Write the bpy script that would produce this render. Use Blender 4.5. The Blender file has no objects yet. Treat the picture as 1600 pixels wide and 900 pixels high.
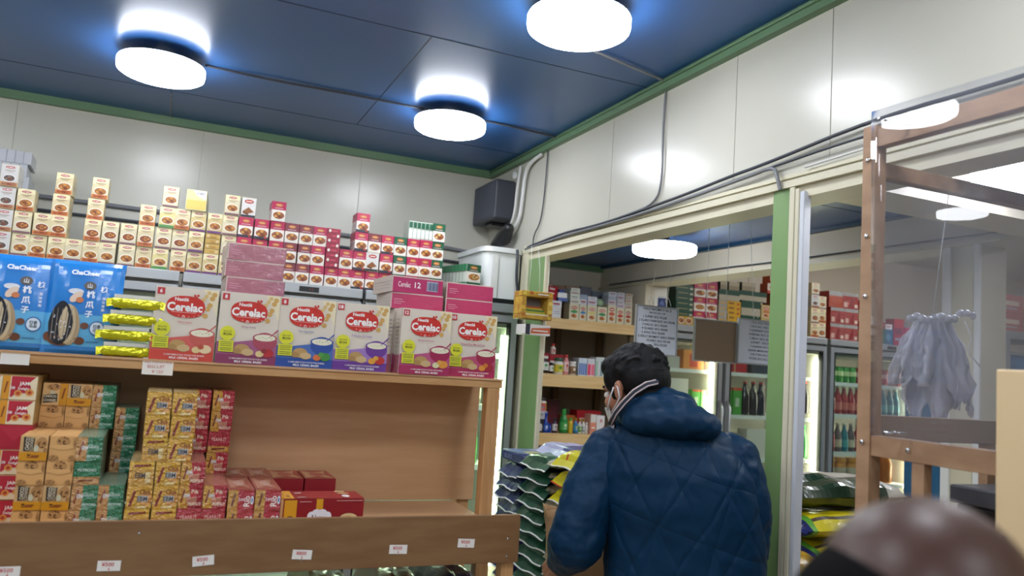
import bpy, math, random
from mathutils import Vector, Matrix, noise
from math import sin, cos, pi, radians, sqrt
SC = bpy.context.scene
COL = SC.collection
RND = random.Random(7)

# ------------------------------------------------------------------ camera, world, exposure
cd = bpy.data.cameras.new('camera'); cam = bpy.data.objects.new('camera', cd); COL.objects.link(cam)
cd.sensor_width = 36.0; cd.lens = 36.0*1221.9/1600.0; cd.clip_start = 0.05; cd.clip_end = 60
_y, _p, _r = radians(23.256), radians(5.61), radians(3.816)
_f = Vector((sin(_y)*cos(_p), cos(_y)*cos(_p), sin(_p))); _rt = Vector((cos(_y), -sin(_y), 0)); _u = _rt.cross(_f)
_r2 = cos(_r)*_rt+sin(_r)*_u; _u2 = -sin(_r)*_rt+cos(_r)*_u
cam.matrix_world = Matrix(((_r2.x, _u2.x, -_f.x, 0), (_r2.y, _u2.y, -_f.y, 0), (_r2.z, _u2.z, -_f.z, 1.65), (0, 0, 0, 1)))
cd.dof.use_dof = True; cd.dof.focus_distance = 2.6; cd.dof.aperture_fstop = 3.0
SC.camera = cam
SC.view_settings.view_transform = 'Standard'; SC.view_settings.look = 'None'
SC.view_settings.exposure = 0.0; SC.view_settings.gamma = 1.0; SC.view_settings.use_curve_mapping = False
w = bpy.data.worlds.new('world'); SC.world = w; w.use_nodes = True
w.node_tree.nodes['Background'].inputs[0].default_value = (0.75, 0.82, 1, 1)
w.node_tree.nodes['Background'].inputs[1].default_value = 0.15
SC.cycles.max_bounces = 10; SC.cycles.transparent_max_bounces = 24; SC.cycles.use_denoising = True
SC.cycles.sample_clamp_indirect = 6.0; SC.cycles.caustics_reflective = False; SC.cycles.caustics_refractive = False
LAMP_POWER = 29.0      # emission of each lamp diffuser
STRIP_POWER = 45.0     # emission of the strips in the coolers
ROOM_LAMPS = [(-.14, 3.38), (1.09, 3.39), (1.085, 2.13), (-.14, 2.13), (1.09, .86), (-.14, .86), (-1.37, 2.13), (-1.37, 3.38), (-1.37, .86), (-.14, -.4), (1.09, -.4), (-1.37, -.4), (-.14, -1.7), (1.0, -1.7), (-2.6, 3.38), (-2.6, 1.2)]  # past the first three: unseen lamps added for front fill and acrylic reflections

# ------------------------------------------------------------------ helpers
def lin(h):
    h = h.lstrip('#'); c = [int(h[i:i+2], 16)/255 for i in (0, 2, 4)]
    return [x/12.92 if x <= .04045 else ((x+.055)/1.055)**2.4 for x in c]+[1]
MATS = {}
def M(name, hexc='#888888', rough=.5, metal=0., emit=0., var=.06, vs=6., bump=0., bs=40., coat=0., hex2=None, spec=.5, alpha=1., sheen=0., stretch=None, bd=.004):
    if name in MATS: return MATS[name]
    m = bpy.data.materials.new(name); m.use_nodes = True; MATS[name] = m
    nt = m.node_tree; n = nt.nodes; l = nt.links; b = n['Principled BSDF']
    c = lin(hexc)
    b.inputs['Roughness'].default_value = rough; b.inputs['Metallic'].default_value = metal
    b.inputs['Coat Weight'].default_value = coat; b.inputs['Coat Roughness'].default_value = .12
    b.inputs['Specular IOR Level'].default_value = spec; b.inputs['Alpha'].default_value = alpha
    b.inputs['Sheen Weight'].default_value = sheen
    if emit:
        b.inputs['Base Color'].default_value = c; b.inputs['Emission Color'].default_value = c; b.inputs['Emission Strength'].default_value = emit
        return m
    tc = n.new('ShaderNodeTexCoord'); mp = n.new('ShaderNodeMapping'); l.new(tc.outputs['Object'], mp.inputs[0])
    if stretch: mp.inputs['Scale'].default_value = stretch
    nz = n.new('ShaderNodeTexNoise'); nz.inputs['Scale'].default_value = vs; nz.inputs['Detail'].default_value = 4; l.new(mp.outputs[0], nz.inputs['Vector'])
    mx = n.new('ShaderNodeMix'); mx.data_type = 'RGBA'
    c2 = lin(hex2) if hex2 else [min(1, x*(1+var)) for x in c[:3]]+[1]
    c1 = c if hex2 else [x*(1-var) for x in c[:3]]+[1]
    mx.inputs['A'].default_value = c1; mx.inputs['B'].default_value = c2
    if hex2:
        rp = n.new('ShaderNodeValToRGB'); rp.color_ramp.elements[0].position = .4; rp.color_ramp.elements[1].position = .62
        l.new(nz.outputs['Fac'], rp.inputs[0]); l.new(rp.outputs[0], mx.inputs['Factor'])
    else: l.new(nz.outputs['Fac'], mx.inputs['Factor'])
    l.new(mx.outputs['Result'], b.inputs['Base Color'])
    if bump:
        nb = n.new('ShaderNodeTexNoise'); nb.inputs['Scale'].default_value = bs; nb.inputs['Detail'].default_value = 3; l.new(mp.outputs[0], nb.inputs['Vector'])
        bp = n.new('ShaderNodeBump'); bp.inputs['Strength'].default_value = bump; bp.inputs['Distance'].default_value = bd
        l.new(nb.outputs['Fac'], bp.inputs['Height']); l.new(bp.outputs[0], b.inputs['Normal'])
        if coat: l.new(bp.outputs[0], b.inputs['Coat Normal'])
    return m
def glassm(name, tint='#ffffff', milk=.0, rough=0., refl=1.):
    if name in MATS: return MATS[name]
    m = bpy.data.materials.new(name); m.use_nodes = True; MATS[name] = m
    nt = m.node_tree; n = nt.nodes; l = nt.links; n.remove(n['Principled BSDF']); out = n['Material Output']
    t = n.new('ShaderNodeBsdfTransparent'); t.inputs[0].default_value = lin(tint)
    d = n.new('ShaderNodeBsdfDiffuse'); d.inputs[0].default_value = lin('#c9cdd8')
    g = n.new('ShaderNodeBsdfGlossy'); g.inputs['Roughness'].default_value = rough
    nz = n.new('ShaderNodeTexNoise'); nz.inputs['Scale'].default_value = 3
    mu = n.new('ShaderNodeMath'); mu.operation = 'MULTIPLY'; mu.inputs[1].default_value = milk*2; l.new(nz.outputs['Fac'], mu.inputs[0])
    a = n.new('ShaderNodeMixShader'); l.new(mu.outputs[0], a.inputs[0]); l.new(t.outputs[0], a.inputs[1]); l.new(d.outputs[0], a.inputs[2])
    fr = n.new('ShaderNodeFresnel'); fr.inputs[0].default_value = 1.45; ge = n.new('ShaderNodeNewGeometry')
    inv = n.new('ShaderNodeMath'); inv.operation = 'SUBTRACT'; inv.inputs[0].default_value = refl; l.new(ge.outputs['Backfacing'], inv.inputs[1]); inv.use_clamp = True
    mu2 = n.new('ShaderNodeMath'); mu2.operation = 'MULTIPLY'; l.new(inv.outputs[0], mu2.inputs[1]); l.new(fr.outputs[0], mu2.inputs[0])
    a2 = n.new('ShaderNodeMixShader'); l.new(mu2.outputs[0], a2.inputs[0]); l.new(a.outputs[0], a2.inputs[1]); l.new(g.outputs[0], a2.inputs[2])
    l.new(a2.outputs[0], out.inputs[0])
    return m
_TX = {}
def textdata(s, off=0.0):
    k = (s, off)
    if k in _TX: return _TX[k]
    c = bpy.data.curves.new('t', 'FONT'); c.body = s; c.align_x = 'CENTER'; c.align_y = 'CENTER'; c.size = 1; c.offset = off; c.resolution_u = 2
    o = bpy.data.objects.new('t', c); COL.objects.link(o)
    dg = bpy.context.evaluated_depsgraph_get(); me = bpy.data.meshes.new_from_object(o.evaluated_get(dg))
    v = [(p.co.x, p.co.y) for p in me.vertices]; f = [tuple(p.vertices) for p in me.polygons]
    bpy.data.objects.remove(o); bpy.data.curves.remove(c); bpy.data.meshes.remove(me)
    if v:
        x0 = min(p[0] for p in v); x1 = max(p[0] for p in v); y0 = min(p[1] for p in v); y1 = max(p[1] for p in v)
        v = [(p[0]-(x0+x1)/2, p[1]-(y0+y1)/2) for p in v]; wd = x1-x0; ht = y1-y0
    else: wd = ht = 1
    _TX[k] = (v, f, wd, ht); return _TX[k]
class MB:
    def __init__(s): s.v = []; s.f = []; s.mi = []; s.mats = []; s.sm = []
    def add(s, vs, fs, mat, smooth=False, T=None):
        o = len(s.v)
        if T is not None: vs = [T @ Vector(p) for p in vs]
        s.v += [tuple(p) for p in vs]
        if mat not in s.mats: s.mats.append(mat)
        i = s.mats.index(mat)
        for f in fs: s.f.append(tuple(a+o for a in f)); s.mi.append(i); s.sm.append(smooth)
        return s
    def box(s, x0, x1, y0, y1, z0, z1, mat, T=None):
        v = [(x, y, z) for x in (x0, x1) for y in (y0, y1) for z in (z0, z1)]
        return s.add(v, [(0, 1, 3, 2), (4, 6, 7, 5), (0, 4, 5, 1), (2, 3, 7, 6), (0, 2, 6, 4), (1, 5, 7, 3)], mat, T=T)
    def lathe(s, prof, mat, n=24, T=None, smooth=True, cap=True):
        vs = []; fs = []
        for r, z in prof:
            for k in range(n): a = 2*pi*k/n; vs.append((r*cos(a), r*sin(a), z))
        for i in range(len(prof)-1):
            for k in range(n): fs.append((i*n+k, i*n+(k+1) % n, (i+1)*n+(k+1) % n, (i+1)*n+k))
        if cap: fs.append(tuple(range(n))[::-1]); fs.append(tuple((len(prof)-1)*n+k for k in range(n)))
        return s.add(vs, fs, mat, smooth, T)
    def tube(s, pts, r, mat, n=8, smooth=True):
        pts = [Vector(p) for p in pts]; rs = r if isinstance(r, (list, tuple)) else [r]*len(pts); vs = []; fs = []; pn = None
        for i, p in enumerate(pts):
            t = (pts[min(i+1, len(pts)-1)]-pts[max(i-1, 0)]).normalized()
            if pn is None: pn = t.orthogonal().normalized()
            a = (pn-t*pn.dot(t)); a = a.normalized() if a.length > 1e-6 else t.orthogonal().normalized(); pn = a; b = t.cross(a)
            for k in range(n): q = 2*pi*k/n; vs.append(p+rs[i]*(a*cos(q)+b*sin(q)))
        for i in range(len(pts)-1):
            for k in range(n): fs.append((i*n+k, i*n+(k+1) % n, (i+1)*n+(k+1) % n, (i+1)*n+k))
        fs.append(tuple(range(n))[::-1]); fs.append(tuple((len(pts)-1)*n+k for k in range(n)))
        return s.add(vs, fs, mat, smooth)
    def ball(s, c, r, mat, n=20, m=12, R=None):
        vs = []; fs = []; c = Vector(c); r = r if isinstance(r, (tuple, list)) else (r,)*3
        for i in range(m+1):
            ph = pi*i/m
            for k in range(n):
                a = 2*pi*k/n; p = Vector((r[0]*sin(ph)*cos(a), r[1]*sin(ph)*sin(a), -r[2]*cos(ph)))
                if R is not None: p = R @ p
                vs.append(c+p)
        for i in range(m):
            for k in range(n): fs.append((i*n+k, i*n+(k+1) % n, (i+1)*n+(k+1) % n, (i+1)*n+k))
        return s.add(vs, fs, mat, True)
    def limb(s, pts, rs, mat, n=14):
        # tapered chain with round joints (joined later by remeshing)
        for i in range(len(pts)-1):
            s.ball(pts[i], rs[i], mat, n, 8)
            a, b = Vector(pts[i]), Vector(pts[i+1]); s.tube([a, a.lerp(b, .33), a.lerp(b, .67), b], [rs[i], rs[i]*.67+rs[i+1]*.33, rs[i]*.33+rs[i+1]*.67, rs[i+1]], mat, n)
        s.ball(pts[-1], rs[-1], mat, n, 8); return s
    # drawing on a face: O origin corner, U and V edge vectors, N normal
    def face(s, O, U, V, N):
        s.O, s.U, s.V, s.N = Vector(O), Vector(U), Vector(V), Vector(N).normalized(); s.e = .0004; return s
    def P(s, u, v): return s.O+s.U*u+s.V*v+s.N*s.e
    def step(s): s.e += .0002
    def poly(s, pts, mat):
        s.step(); s.add([s.P(*p) for p in pts], [tuple(range(len(pts)))], mat); return s
    def rect(s, u0, v0, u1, v1, mat): return s.poly([(u0, v0), (u1, v0), (u1, v1), (u0, v1)], mat)
    def ell(s, cu, cv, ru, rv, mat, n=18, sq=1.):
        g = lambda t: math.copysign(abs(t)**sq, t)
        return s.poly([(cu+ru*g(cos(2*pi*k/n)), cv+rv*g(sin(2*pi*k/n))) for k in range(n)], mat)
    def txt(s, t, cu, cv, hgt, mat, rot=0, off=.01, maxw=None, sx=1.):
        # hgt is the letter height as a share of V; maxw the width limit as a share of U
        s.step(); v, f, wd, ht = textdata(t, off); k = hgt*s.V.length/ht; kx = k*sx
        if maxw and wd*kx > maxw*s.U.length: kx = maxw*s.U.length/wd
        un, vn = s.U.normalized(), s.V.normalized(); c = s.P(cu, cv); ca, sa = cos(rot), sin(rot)
        s.add([c+un*(x*kx*ca-y*k*sa)+vn*(x*kx*sa+y*k*ca) for x, y in v], f, mat); return s
    def mesh(s, name):
        me = bpy.data.meshes.new(name); me.from_pydata(s.v, [], s.f)
        for m in s.mats: me.materials.append(m)
        me.polygons.foreach_set('material_index', s.mi); me.polygons.foreach_set('use_smooth', s.sm); me.update(); return me
    def obj(s, name, parent=None, loc=(0, 0, 0), rz=0.): return link(name, s.mesh(name), parent, loc, rz)
def link(name, me, parent=None, loc=(0, 0, 0), rz=0., rot=None):
    o = bpy.data.objects.new(name, me); COL.objects.link(o); o.location = loc; o.rotation_euler = rot or (0, 0, rz)
    if parent is not None: o.parent = parent
    return o
def tag(o, label, cat=None, group=None, kind=None):
    o['label'] = label
    if cat: o['category'] = cat
    if group: o['group'] = group
    if kind: o['kind'] = kind
    return o
def empty(name, loc=(0, 0, 0), rz=0., label=None, cat=None, group=None):
    o = link(name, None, None, loc, rz)
    if label: tag(o, label, cat, group)
    return o
def struct(o, label): o['kind'] = 'structure'; o['label'] = label; return o
def bevel(o, wd=.002, seg=2):
    m = o.modifiers.new('bevel', 'BEVEL'); m.width = wd; m.segments = seg; m.limit_method = 'ANGLE'; return o
def copy_tree(o, parent=None, loc=None, rz=None):
    c = o.copy(); COL.objects.link(c)
    if parent is not None: c.parent = parent
    if loc is not None: c.location = loc
    if rz is not None: c.rotation_euler[2] = rz
    for ch in o.children: copy_tree(ch, c)
    return c
ORD = ['topmost', 'second', 'third', 'fourth', 'fifth', 'sixth', 'seventh', 'eighth', 'ninth', 'tenth', 'eleventh', 'twelfth', 'thirteenth', 'fourteenth', 'fifteenth', 'sixteenth', 'seventeenth', 'eighteenth', 'nineteenth', 'twentieth', 'twenty-first', 'twenty-second', 'twenty-third', 'twenty-fourth', 'twenty-fifth', 'twenty-sixth', 'twenty-seventh', 'twenty-eighth', 'twenty-ninth', 'thirtieth']
def top_word(k): return 'topmost' if k == 0 else ORD[k]+' down'
def nth(k): return 'first' if k == 0 else ORD[k]

# ------------------------------------------------------------------ materials
WALL = M('cream_wall_panel', '#c3c1b3', .26, var=.02, bump=.03, bs=3)
WALLC = M('cream_plaster', '#d9d0bc', .5, var=.03)
BLUE = M('blue_ceiling_paint', '#28548c', .3, var=.06, vs=1.5, bump=.05, bs=6)
GREEN = M('green_paint', '#76975e', .38, var=.05)
GREENT = M('green_trim_paint', '#5f7f5e', .42, var=.05)
CREAM = M('cream_paint', '#cfc9b0', .45, var=.06, bump=.1)
SEAM = M('panel_seam', '#a29f92', .6)
SEAMB = M('ceiling_seam', '#16283d', .6)
WOOD = M('pale_pine_wood', '#c69a68', .5, vs=5, hex2='#b98a56', bump=.1, bs=20, stretch=(1, 6, 14))
WOODV = M('pine_post_wood', '#b98a5a', .45, vs=5, hex2='#c79a68', bump=.1, bs=20, stretch=(14, 14, 1))
PLY = M('plywood_board', '#bd946a', .42, vs=4, hex2='#c49c74', bump=.05, bs=20, stretch=(1, 3, 9))
PLYD = M('brown_stained_board', '#82603e', .5, vs=7, hex2='#775535', bump=.08, bs=20, stretch=(1, 3, 5))
PLYG = M('grey_back_board', '#8d8576', .6, var=.06)
SHW = M('shelf_pine_wood', '#dcbc86', .5, vs=4, hex2='#d0ac74', stretch=(1, 6, 12))
CAGE = M('cage_timber', '#a98666', .5, vs=5, hex2='#9a785a', bump=.08, bs=18, stretch=(5, 2, 5))
FLOOR = M('grey_floor_vinyl', '#b3aca0', .4, var=.1, bump=.05)
STEEL = M('brushed_steel', '#b9bcbd', .3, .8)
SILV = M('silver_cooler_frame', '#a9adaf', .35, .5)
WHT = M('white_enamel', '#dfe2e0', .3, var=.03)
WIN = M('white_cooler_lining', '#d8d6cc', .45, var=.03)
BLK = M('black_plastic', '#131316', .35, var=.1)
DKG = M('charcoal_plastic', '#3a3d45', .5)
GRY = M('grey_cable', '#77787c', .5)
WCAB = M('white_cable', '#d6d6d2', .5)
GLASS = glassm('clear_glass', '#f4faf6', .015)
GLAZ = glassm('hazy_acrylic', '#f6f6f8', .055, 0., 1.0)
LAMP = M('lamp_diffuser_glow', '#f4f8ff', emit=LAMP_POWER)
STRIP = M('light_strip_glow', '#fff6dc', emit=STRIP_POWER)
STRIPG = M('cool_strip_glow', '#e9ffd8', emit=STRIP_POWER*.7)
SCRW = M('screw_steel', '#c9c9cc', .2, 1.)
def ink(h, rough=.35, wrap=False):
    k = 'print_'+h.strip('#')+('_film' if wrap else '')
    if wrap: return M(k, h, .25, var=.06, vs=40, bump=1., bs=110, coat=1., bd=.014)
    return M(k, h, rough, var=.04, vs=30)
TXW = ink('#f4f2ee'); TXK = ink('#20201f'); TXR = ink('#c2322a')
# ------------------------------------------------------------------ room shell
XB, YA, CE = 1.69, 4.344, 2.80
b = MB().box(-3.2, XB+.1, YA, YA+.1, 0, CE, WALL)
for x in (-2.46, -1.62, -.785, .053, .89): b.box(x-.0012, x+.0012, YA-.0012, YA+.001, 1.0, CE-.04, SEAM)
struct(b.obj('wall_back'), 'cream panelled wall behind the row of coolers')
b = MB().box(XB, XB+.1, -2.6, YA, 2.24, CE, WALL).box(XB, XB+.1, 3.78, YA, 0, 2.24, WALL).box(XB, XB+.1, -2.6, .1, 0, 2.24, WALL)
for y in (2.92, 2.10, 1.676, .85): b.box(XB-.0012, XB+.001, y-.0012, y+.0012, 2.31, CE-.04, SEAM)
struct(b.obj('wall_right'), 'cream panelled wall above the wide opening')
struct(MB().box(-3.3, -3.2, -2.6, YA+.1, 0, CE, WALL).obj('wall_left'), 'cream panelled wall out on the left side')
struct(MB().box(-3.3, 9, -2.7, -2.6, 0, CE, WALL).obj('wall_front'), 'cream wall behind the viewer')
b = MB().box(-3.2, XB+.1, -2.6, YA+.1, CE, CE+.1, BLUE)
for y in (1.35, 2.62, 3.86): b.box(-3.2, XB, y-.002, y+.002, CE-.001, CE+.001, SEAMB)
for x, y0, y1 in ((-.11, 3.86, 4.34), (-1.6, 2.62, 3.86), (.75, 2.62, 3.86), (.1, 1.35, 2.62), (1.2, 3.55, 3.86)): b.box(x-.002, x+.002, y0, y1, CE-.001, CE+.001, SEAMB)
struct(b.obj('ceiling'), 'glossy dark blue panelled ceiling')
struct(MB().box(-3.3, 9, -2.7, 5.3, -.1, 0, FLOOR).obj('floor'), 'pale grey vinyl floor')
struct(MB().box(-3.2, XB, YA-.03, YA, CE-.04, CE, GREENT).obj('trim_1'), 'green trim where the back wall meets the blue ceiling')
b = MB().box(XB-.03, XB, -2.6, YA-.03, CE-.042, CE, GREENT); b.tube([(XB-.034, -2.5, CE-.012), (XB-.034, 4.3, CE-.012)], .006, GREENT)
struct(b.obj('trim_2'), 'green trim and rail where the right wall meets the ceiling')
# rim of the opening in the right wall
b = MB().box(XB-.006, XB+.11, .1, 3.78, 2.205, 2.24, CREAM).box(XB-.022, XB, .1, 3.78, 2.24, 2.262, CREAM).box(XB-.012, XB, .1, 3.78, 2.272, 2.284, CREAM)
struct(b.obj('trim_3'), 'cream rail along the lower edge of the right wall')
struct(bevel(MB().box(XB-.012, XB+.002, 3.505, 3.70, 0, 2.205, GREEN).box(XB-.02, XB+.11, 3.70, 3.78, 0, 2.24, CREAM).box(XB-.016, XB+.002, 3.485, 3.505, 0, 2.205, CREAM).obj('pillar_far'), .003), 'green post with cream edge beside the rice bags')
b = MB().box(XB-.012, XB+.05, 1.812, 1.890, 0, 2.24, GREEN)
b.box(XB-.02, XB+.03, 1.790, 1.812, 0, 2.24, CREAM).box(XB-.010, XB+.02, 1.783, 1.790, 0, 2.23, CREAM).box(XB-.024, XB+.02, 1.768, 1.783, 0, 2.23, CREAM)
b.box(XB-.02, XB+.008, 1.750, 1.768, 0, 2.22, M('pale_blue_white_paint', '#c9cdd4', .4))
struct(bevel(b.obj('pillar_near'), .003), 'green post with white moulded edge right of the man')
# passage beyond (low blue ceiling) and the store room behind it
B2 = MB().box(XB+.1, 2.83, -2.6, 5.06, 2.40, 2.5, BLUE)
for y in (1.2, 2.45, 3.7): B2.box(XB+.1, 2.83, y-.002, y+.002, 2.399, 2.401, SEAMB)
struct(B2.obj('ceiling_passage'), 'low blue ceiling of the passage behind the opening')
struct(MB().box(XB+.1, 3.0, 4.96, 5.06, 0, 2.4, WALLC).obj('wall_passage_end'), 'cream wall behind the wooden shelf rack')
b = MB().box(2.83, 3.0, -2.6, 4.96, 2.235, 2.8, WALLC).box(2.815, 2.83, -2.6, 4.96, 2.235, 2.25, CREAM)
b.box(2.83, 3.0, 4.36, 4.96, 0, 2.235, WALLC)
struct(b.obj('wall_header'), 'cream header wall across the far side of the passage')
struct(MB().box(XB+.1, 2.83, 4.925, 4.96, 2.36, 2.4, GREENT).obj('trim_4'), 'green trim under the passage ceiling above the shelf rack')
struct(MB().box(2.80, 2.83, -2.6, 4.92, 2.385, 2.4, M('dark_blue_trim', '#17405c', .4)).obj('trim_5'), 'dark blue trim along the header wall')
struct(MB().box(XB+.1, 2.83, 1.66, 1.85, 2.235, 2.4, WALLC).obj('beam_cross'), 'cream cross beam under the passage ceiling')
b = MB().box(3.0, 9, 5.1, 5.2, 0, 2.8, M('warm_cream_panel', '#e6dbc6', .45, var=.02))
for x in (4.3, 5.62, 6.9): b.box(x-.002, x+.002, 5.098, 5.101, 0, 2.8, SEAM)
struct(b.obj('wall_store_back'), 'warm cream wall of the store room behind the drink coolers')
struct(MB().box(3.0, 9, -2.6, 5.2, 2.8, 2.9, WALLC).obj('ceiling_store'), 'cream ceiling of the store room')
struct(MB().box(8.9, 9, -2.6, 5.2, 0, 2.8, WALLC).obj('wall_store_side'), 'far side wall of the store room')
c_ = MB().box(2.83, 2.98, 2.03, 2.18, 0, 2.235, CREAM)
c_.box(2.818, 2.83, 2.15, 2.185, 0, 2.235, WHT).box(2.818, 2.83, 2.025, 2.05, 0, 2.235, WHT)
struct(bevel(c_.obj('column_store'), .003), 'cream column behind the hanging plastic bags')

CARD0 = M('card_white', '#dedcd4', .6)
# ------------------------------------------------------------------ lamps
def make_lamp(stem):
    r = empty('ceiling_lamp')
    b = MB().lathe([(.105, 0), (.15, .004), (.162, .012), (.165, .026), (.165, .046), (.162, .052)], LAMP, 40)
    b.obj('diffuser', r)
    b = MB().lathe([(.162, .0525), (.15, .058), (.12, .064), (.06, .067)], M('lamp_housing_metal', '#8fa3c4', .35, .3), 40); b.obj('housing', r)
    b = MB().lathe([(.024, .066), (.024, stem-.012), (.045, stem-.012), (.045, stem)], WHT, 20); b.obj('stem', r)
    return r
lampA = make_lamp(.095); lampB = make_lamp(.13)
wh = ['left round lamp hanging under the blue ceiling', 'middle round lamp near the corner of the blue ceiling', 'large round lamp at the top edge of the view']
for i, (x, y) in enumerate(ROOM_LAMPS):
    o = lampA if i == 0 else copy_tree(lampA)
    o.location = (x, y, CE-.095)
    tag(o, 'glowing white '+wh[i] if i < 3 else 'round lamp added outside the view for fill and reflections, '+nth(i-3)+' of those over the customers', 'ceiling lamp', 'round ceiling lamps' if i < 3 else 'round ceiling lamps out of view')
for i, (x, y, l) in enumerate([(2.31, 3.40, 'glowing round lamp hanging above the man beyond the opening'), (2.24, 1.44, 'glowing round lamp seen through the acrylic panel at the right edge')]):
    o = lampB if i == 0 else copy_tree(lampB); o.location = (x, y, 2.4-.13); tag(o, l, 'ceiling lamp', 'round passage lamps')
for i, (x, y) in enumerate([(4.2, 3.1), (6.2, 3.0), (4.6, 1.0), (3.5, 2.2), (5.1, 3.7)]):  # last two are unseen lamps added to brighten the store's back wall
    o = copy_tree(lampA); o.location = (x, y, 2.705); tag(o, {4.2: 'glowing round lamp over the drink coolers, hidden by the header wall', 6.2: 'glowing round lamp over the blue sided cooler, hidden by the header wall', 4.6: 'glowing round lamp deep in the store room, hidden from view', 3.5: 'round fill lamp added just behind the header wall, hidden from view', 5.1: 'round fill lamp added before the can cooler, hidden by the header wall', 6.4: 'glowing round lamp near the far corner of the store room, hidden'}[x], 'ceiling lamp', 'store room lamps')

# ------------------------------------------------------------------ cables and pipes
def cable(pts, r, mat, label, name='cable', group='wall and ceiling cables'):
    # smooth the path a little
    P = [Vector(p) for p in pts]
    for _ in range(2):
        Q = [P[0]]
        for i in range(len(P)-1): Q += [P[i].lerp(P[i+1], .25), P[i].lerp(P[i+1], .75)]
        P = Q+[P[-1]]
    return tag(MB().tube(P, r, mat, 6).obj(name), label, 'cable' if name == 'cable' else 'pipe', group)
cable([(.02, 3.40, 2.794), (.3, 3.41, 2.79), (.6, 3.40, 2.794), (.96, 3.39, 2.79)], .005, DKG, 'dark cable along the ceiling from the left lamp to the middle lamp')
cable([(1.22, 3.39, 2.79), (1.35, 3.40, 2.794), (1.655, 3.42, 2.79)], .005, DKG, 'short dark cable from the middle lamp to the right wall')
cable([(1.0, 2.30, 2.79), (1.2, 2.38, 2.794), (1.4, 2.43, 2.79), (1.66, 2.50, 2.79)], .005, GRY, 'grey cable along the ceiling from the largest lamp to the wall')
cable([(-.11, 3.9, 2.794), (-.11, 4.1, 2.794), (-.11, 4.3, 2.794)], .003, GRY, 'thin cable on the ceiling behind the left lamp')
cable([(1.684, 2.52, 2.78), (1.682, 2.525, 2.6), (1.684, 2.515, 2.4), (1.682, 2.55, 2.315), (1.68, 2.75, 2.30), (1.68, 3.0, 2.288)], .0045, GRY, 'grey cord dropping down the right wall to the opening')
cable([(1.672, 3.72, 2.272), (1.672, 3.3, 2.296), (1.67, 3.0, 2.286), (1.672, 2.6, 2.30), (1.672, 2.3, 2.315), (1.672, 2.1, 2.33), (1.67, 1.9, 2.338), (1.672, 1.5, 2.372), (1.672, 1.1, 2.36), (1.672, .3, 2.37)], .0055, DKG, 'thick dark cable sagging along the lower edge of the right wall')
cable([(1.67, 3.74, 2.262), (1.668, 3.3, 2.28), (1.665, 2.9, 2.276), (1.668, 2.4, 2.29), (1.668, 2.0, 2.31), (1.668, 1.88, 2.32), (1.655, 1.85, 2.28), (1.66, 1.84, 2.235)], .006, GRY, 'grey corrugated cable bending down at the near green post')
cable([(1.672, 1.9, 2.32), (1.668, 1.6, 2.33), (1.67, 1.3, 2.33), (1.67, .9, 2.31), (1.67, .3, 2.32)], .004, DKG, 'dark cable crossing above the wooden cage')
cable([(1.67, 1.75, 2.29), (1.67, 1.4, 2.30), (1.67, 1.0, 2.28), (1.67, .3, 2.28)], .0035, WCAB, 'white cable crossing above the wooden cage')
cable([(-2.4, 4.33, 2.32), (-1.2, 4.332, 2.31), (-.2, 4.332, 2.305), (.6, 4.33, 2.30), (1.3, 4.33, 2.315), (1.66, 4.33, 2.29)], .011, GRY, 'upper grey pipe along the back wall behind the boxes', 'pipe', 'pipes along the back wall')
cable([(-2.4, 4.33, 2.25), (-1.2, 4.332, 2.245), (-.2, 4.332, 2.24), (.6, 4.33, 2.24), (1.3, 4.33, 2.235), (1.66, 4.33, 2.225)], .007, DKG, 'lower dark pipe along the back wall behind the boxes', 'pipe', 'pipes along the back wall')
cable([(1.25, 4.28, 2.15), (1.32, 4.2, 2.08), (1.4, 4.05, 2.03), (1.52, 3.98, 2.05)], .006, BLK, 'black cord drooping behind the boxes near the corner')
cable([(1.675, 3.62, 2.75), (1.67, 3.72, 2.74), (1.668, 3.80, 2.70), (1.668, 3.82, 2.55), (1.668, 3.84, 2.43), (1.66, 3.95, 2.37), (1.66, 4.05, 2.40)], .011, WCAB, 'white curved pipe running down beside the grey speaker box', 'pipe', 'white pipes near the corner')
cable([(1.672, 3.88, 2.74), (1.662, 3.89, 2.6), (1.662, 3.90, 2.46), (1.655, 3.97, 2.38), (1.655, 4.05, 2.36)], .008, WCAB, 'thin white pipe right against the grey speaker box', 'pipe', 'white pipes near the corner')
cable([(1.68, 3.56, 2.77), (1.68, 3.57, 2.5), (1.68, 3.60, 2.38), (1.675, 3.66, 2.33), (1.675, 3.66, 2.25)], .0035, DKG, 'thin dark wire down the wall right of the white pipes')
cable([(1.62, 3.73, 2.25), (1.61, 3.70, 2.2), (1.615, 3.71, 2.1), (1.64, 3.73, 2.02)], .008, DKG, 'dark cord hanging down the corner beside the far green post')
cable([(1.9, 3.9, 2.395), (2.1, 3.7, 2.39), (2.17, 3.4, 2.395)], .004, WCAB, 'white cord on the passage ceiling leading to the lamp')
cable([(2.812, 4.8, 2.262), (2.812, 4.2, 2.264), (2.812, 3.6, 2.275), (2.812, 3.2, 2.268), (2.812, 2.6, 2.27), (2.812, 1.0, 2.268)], .0035, DKG, 'dark cable along the header wall beyond the passage')
tag(MB().lathe([(.018, 0), (.022, .004), (.022, .016), (.018, .02)], WHT, 16, Matrix.Translation((1.668, 3.97, 2.71)) @ Matrix.Rotation(pi/2, 4, 'Y')).obj('smoke_detector'), 'small round white fitting on the wall above the speaker box', 'wall fitting')

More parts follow.
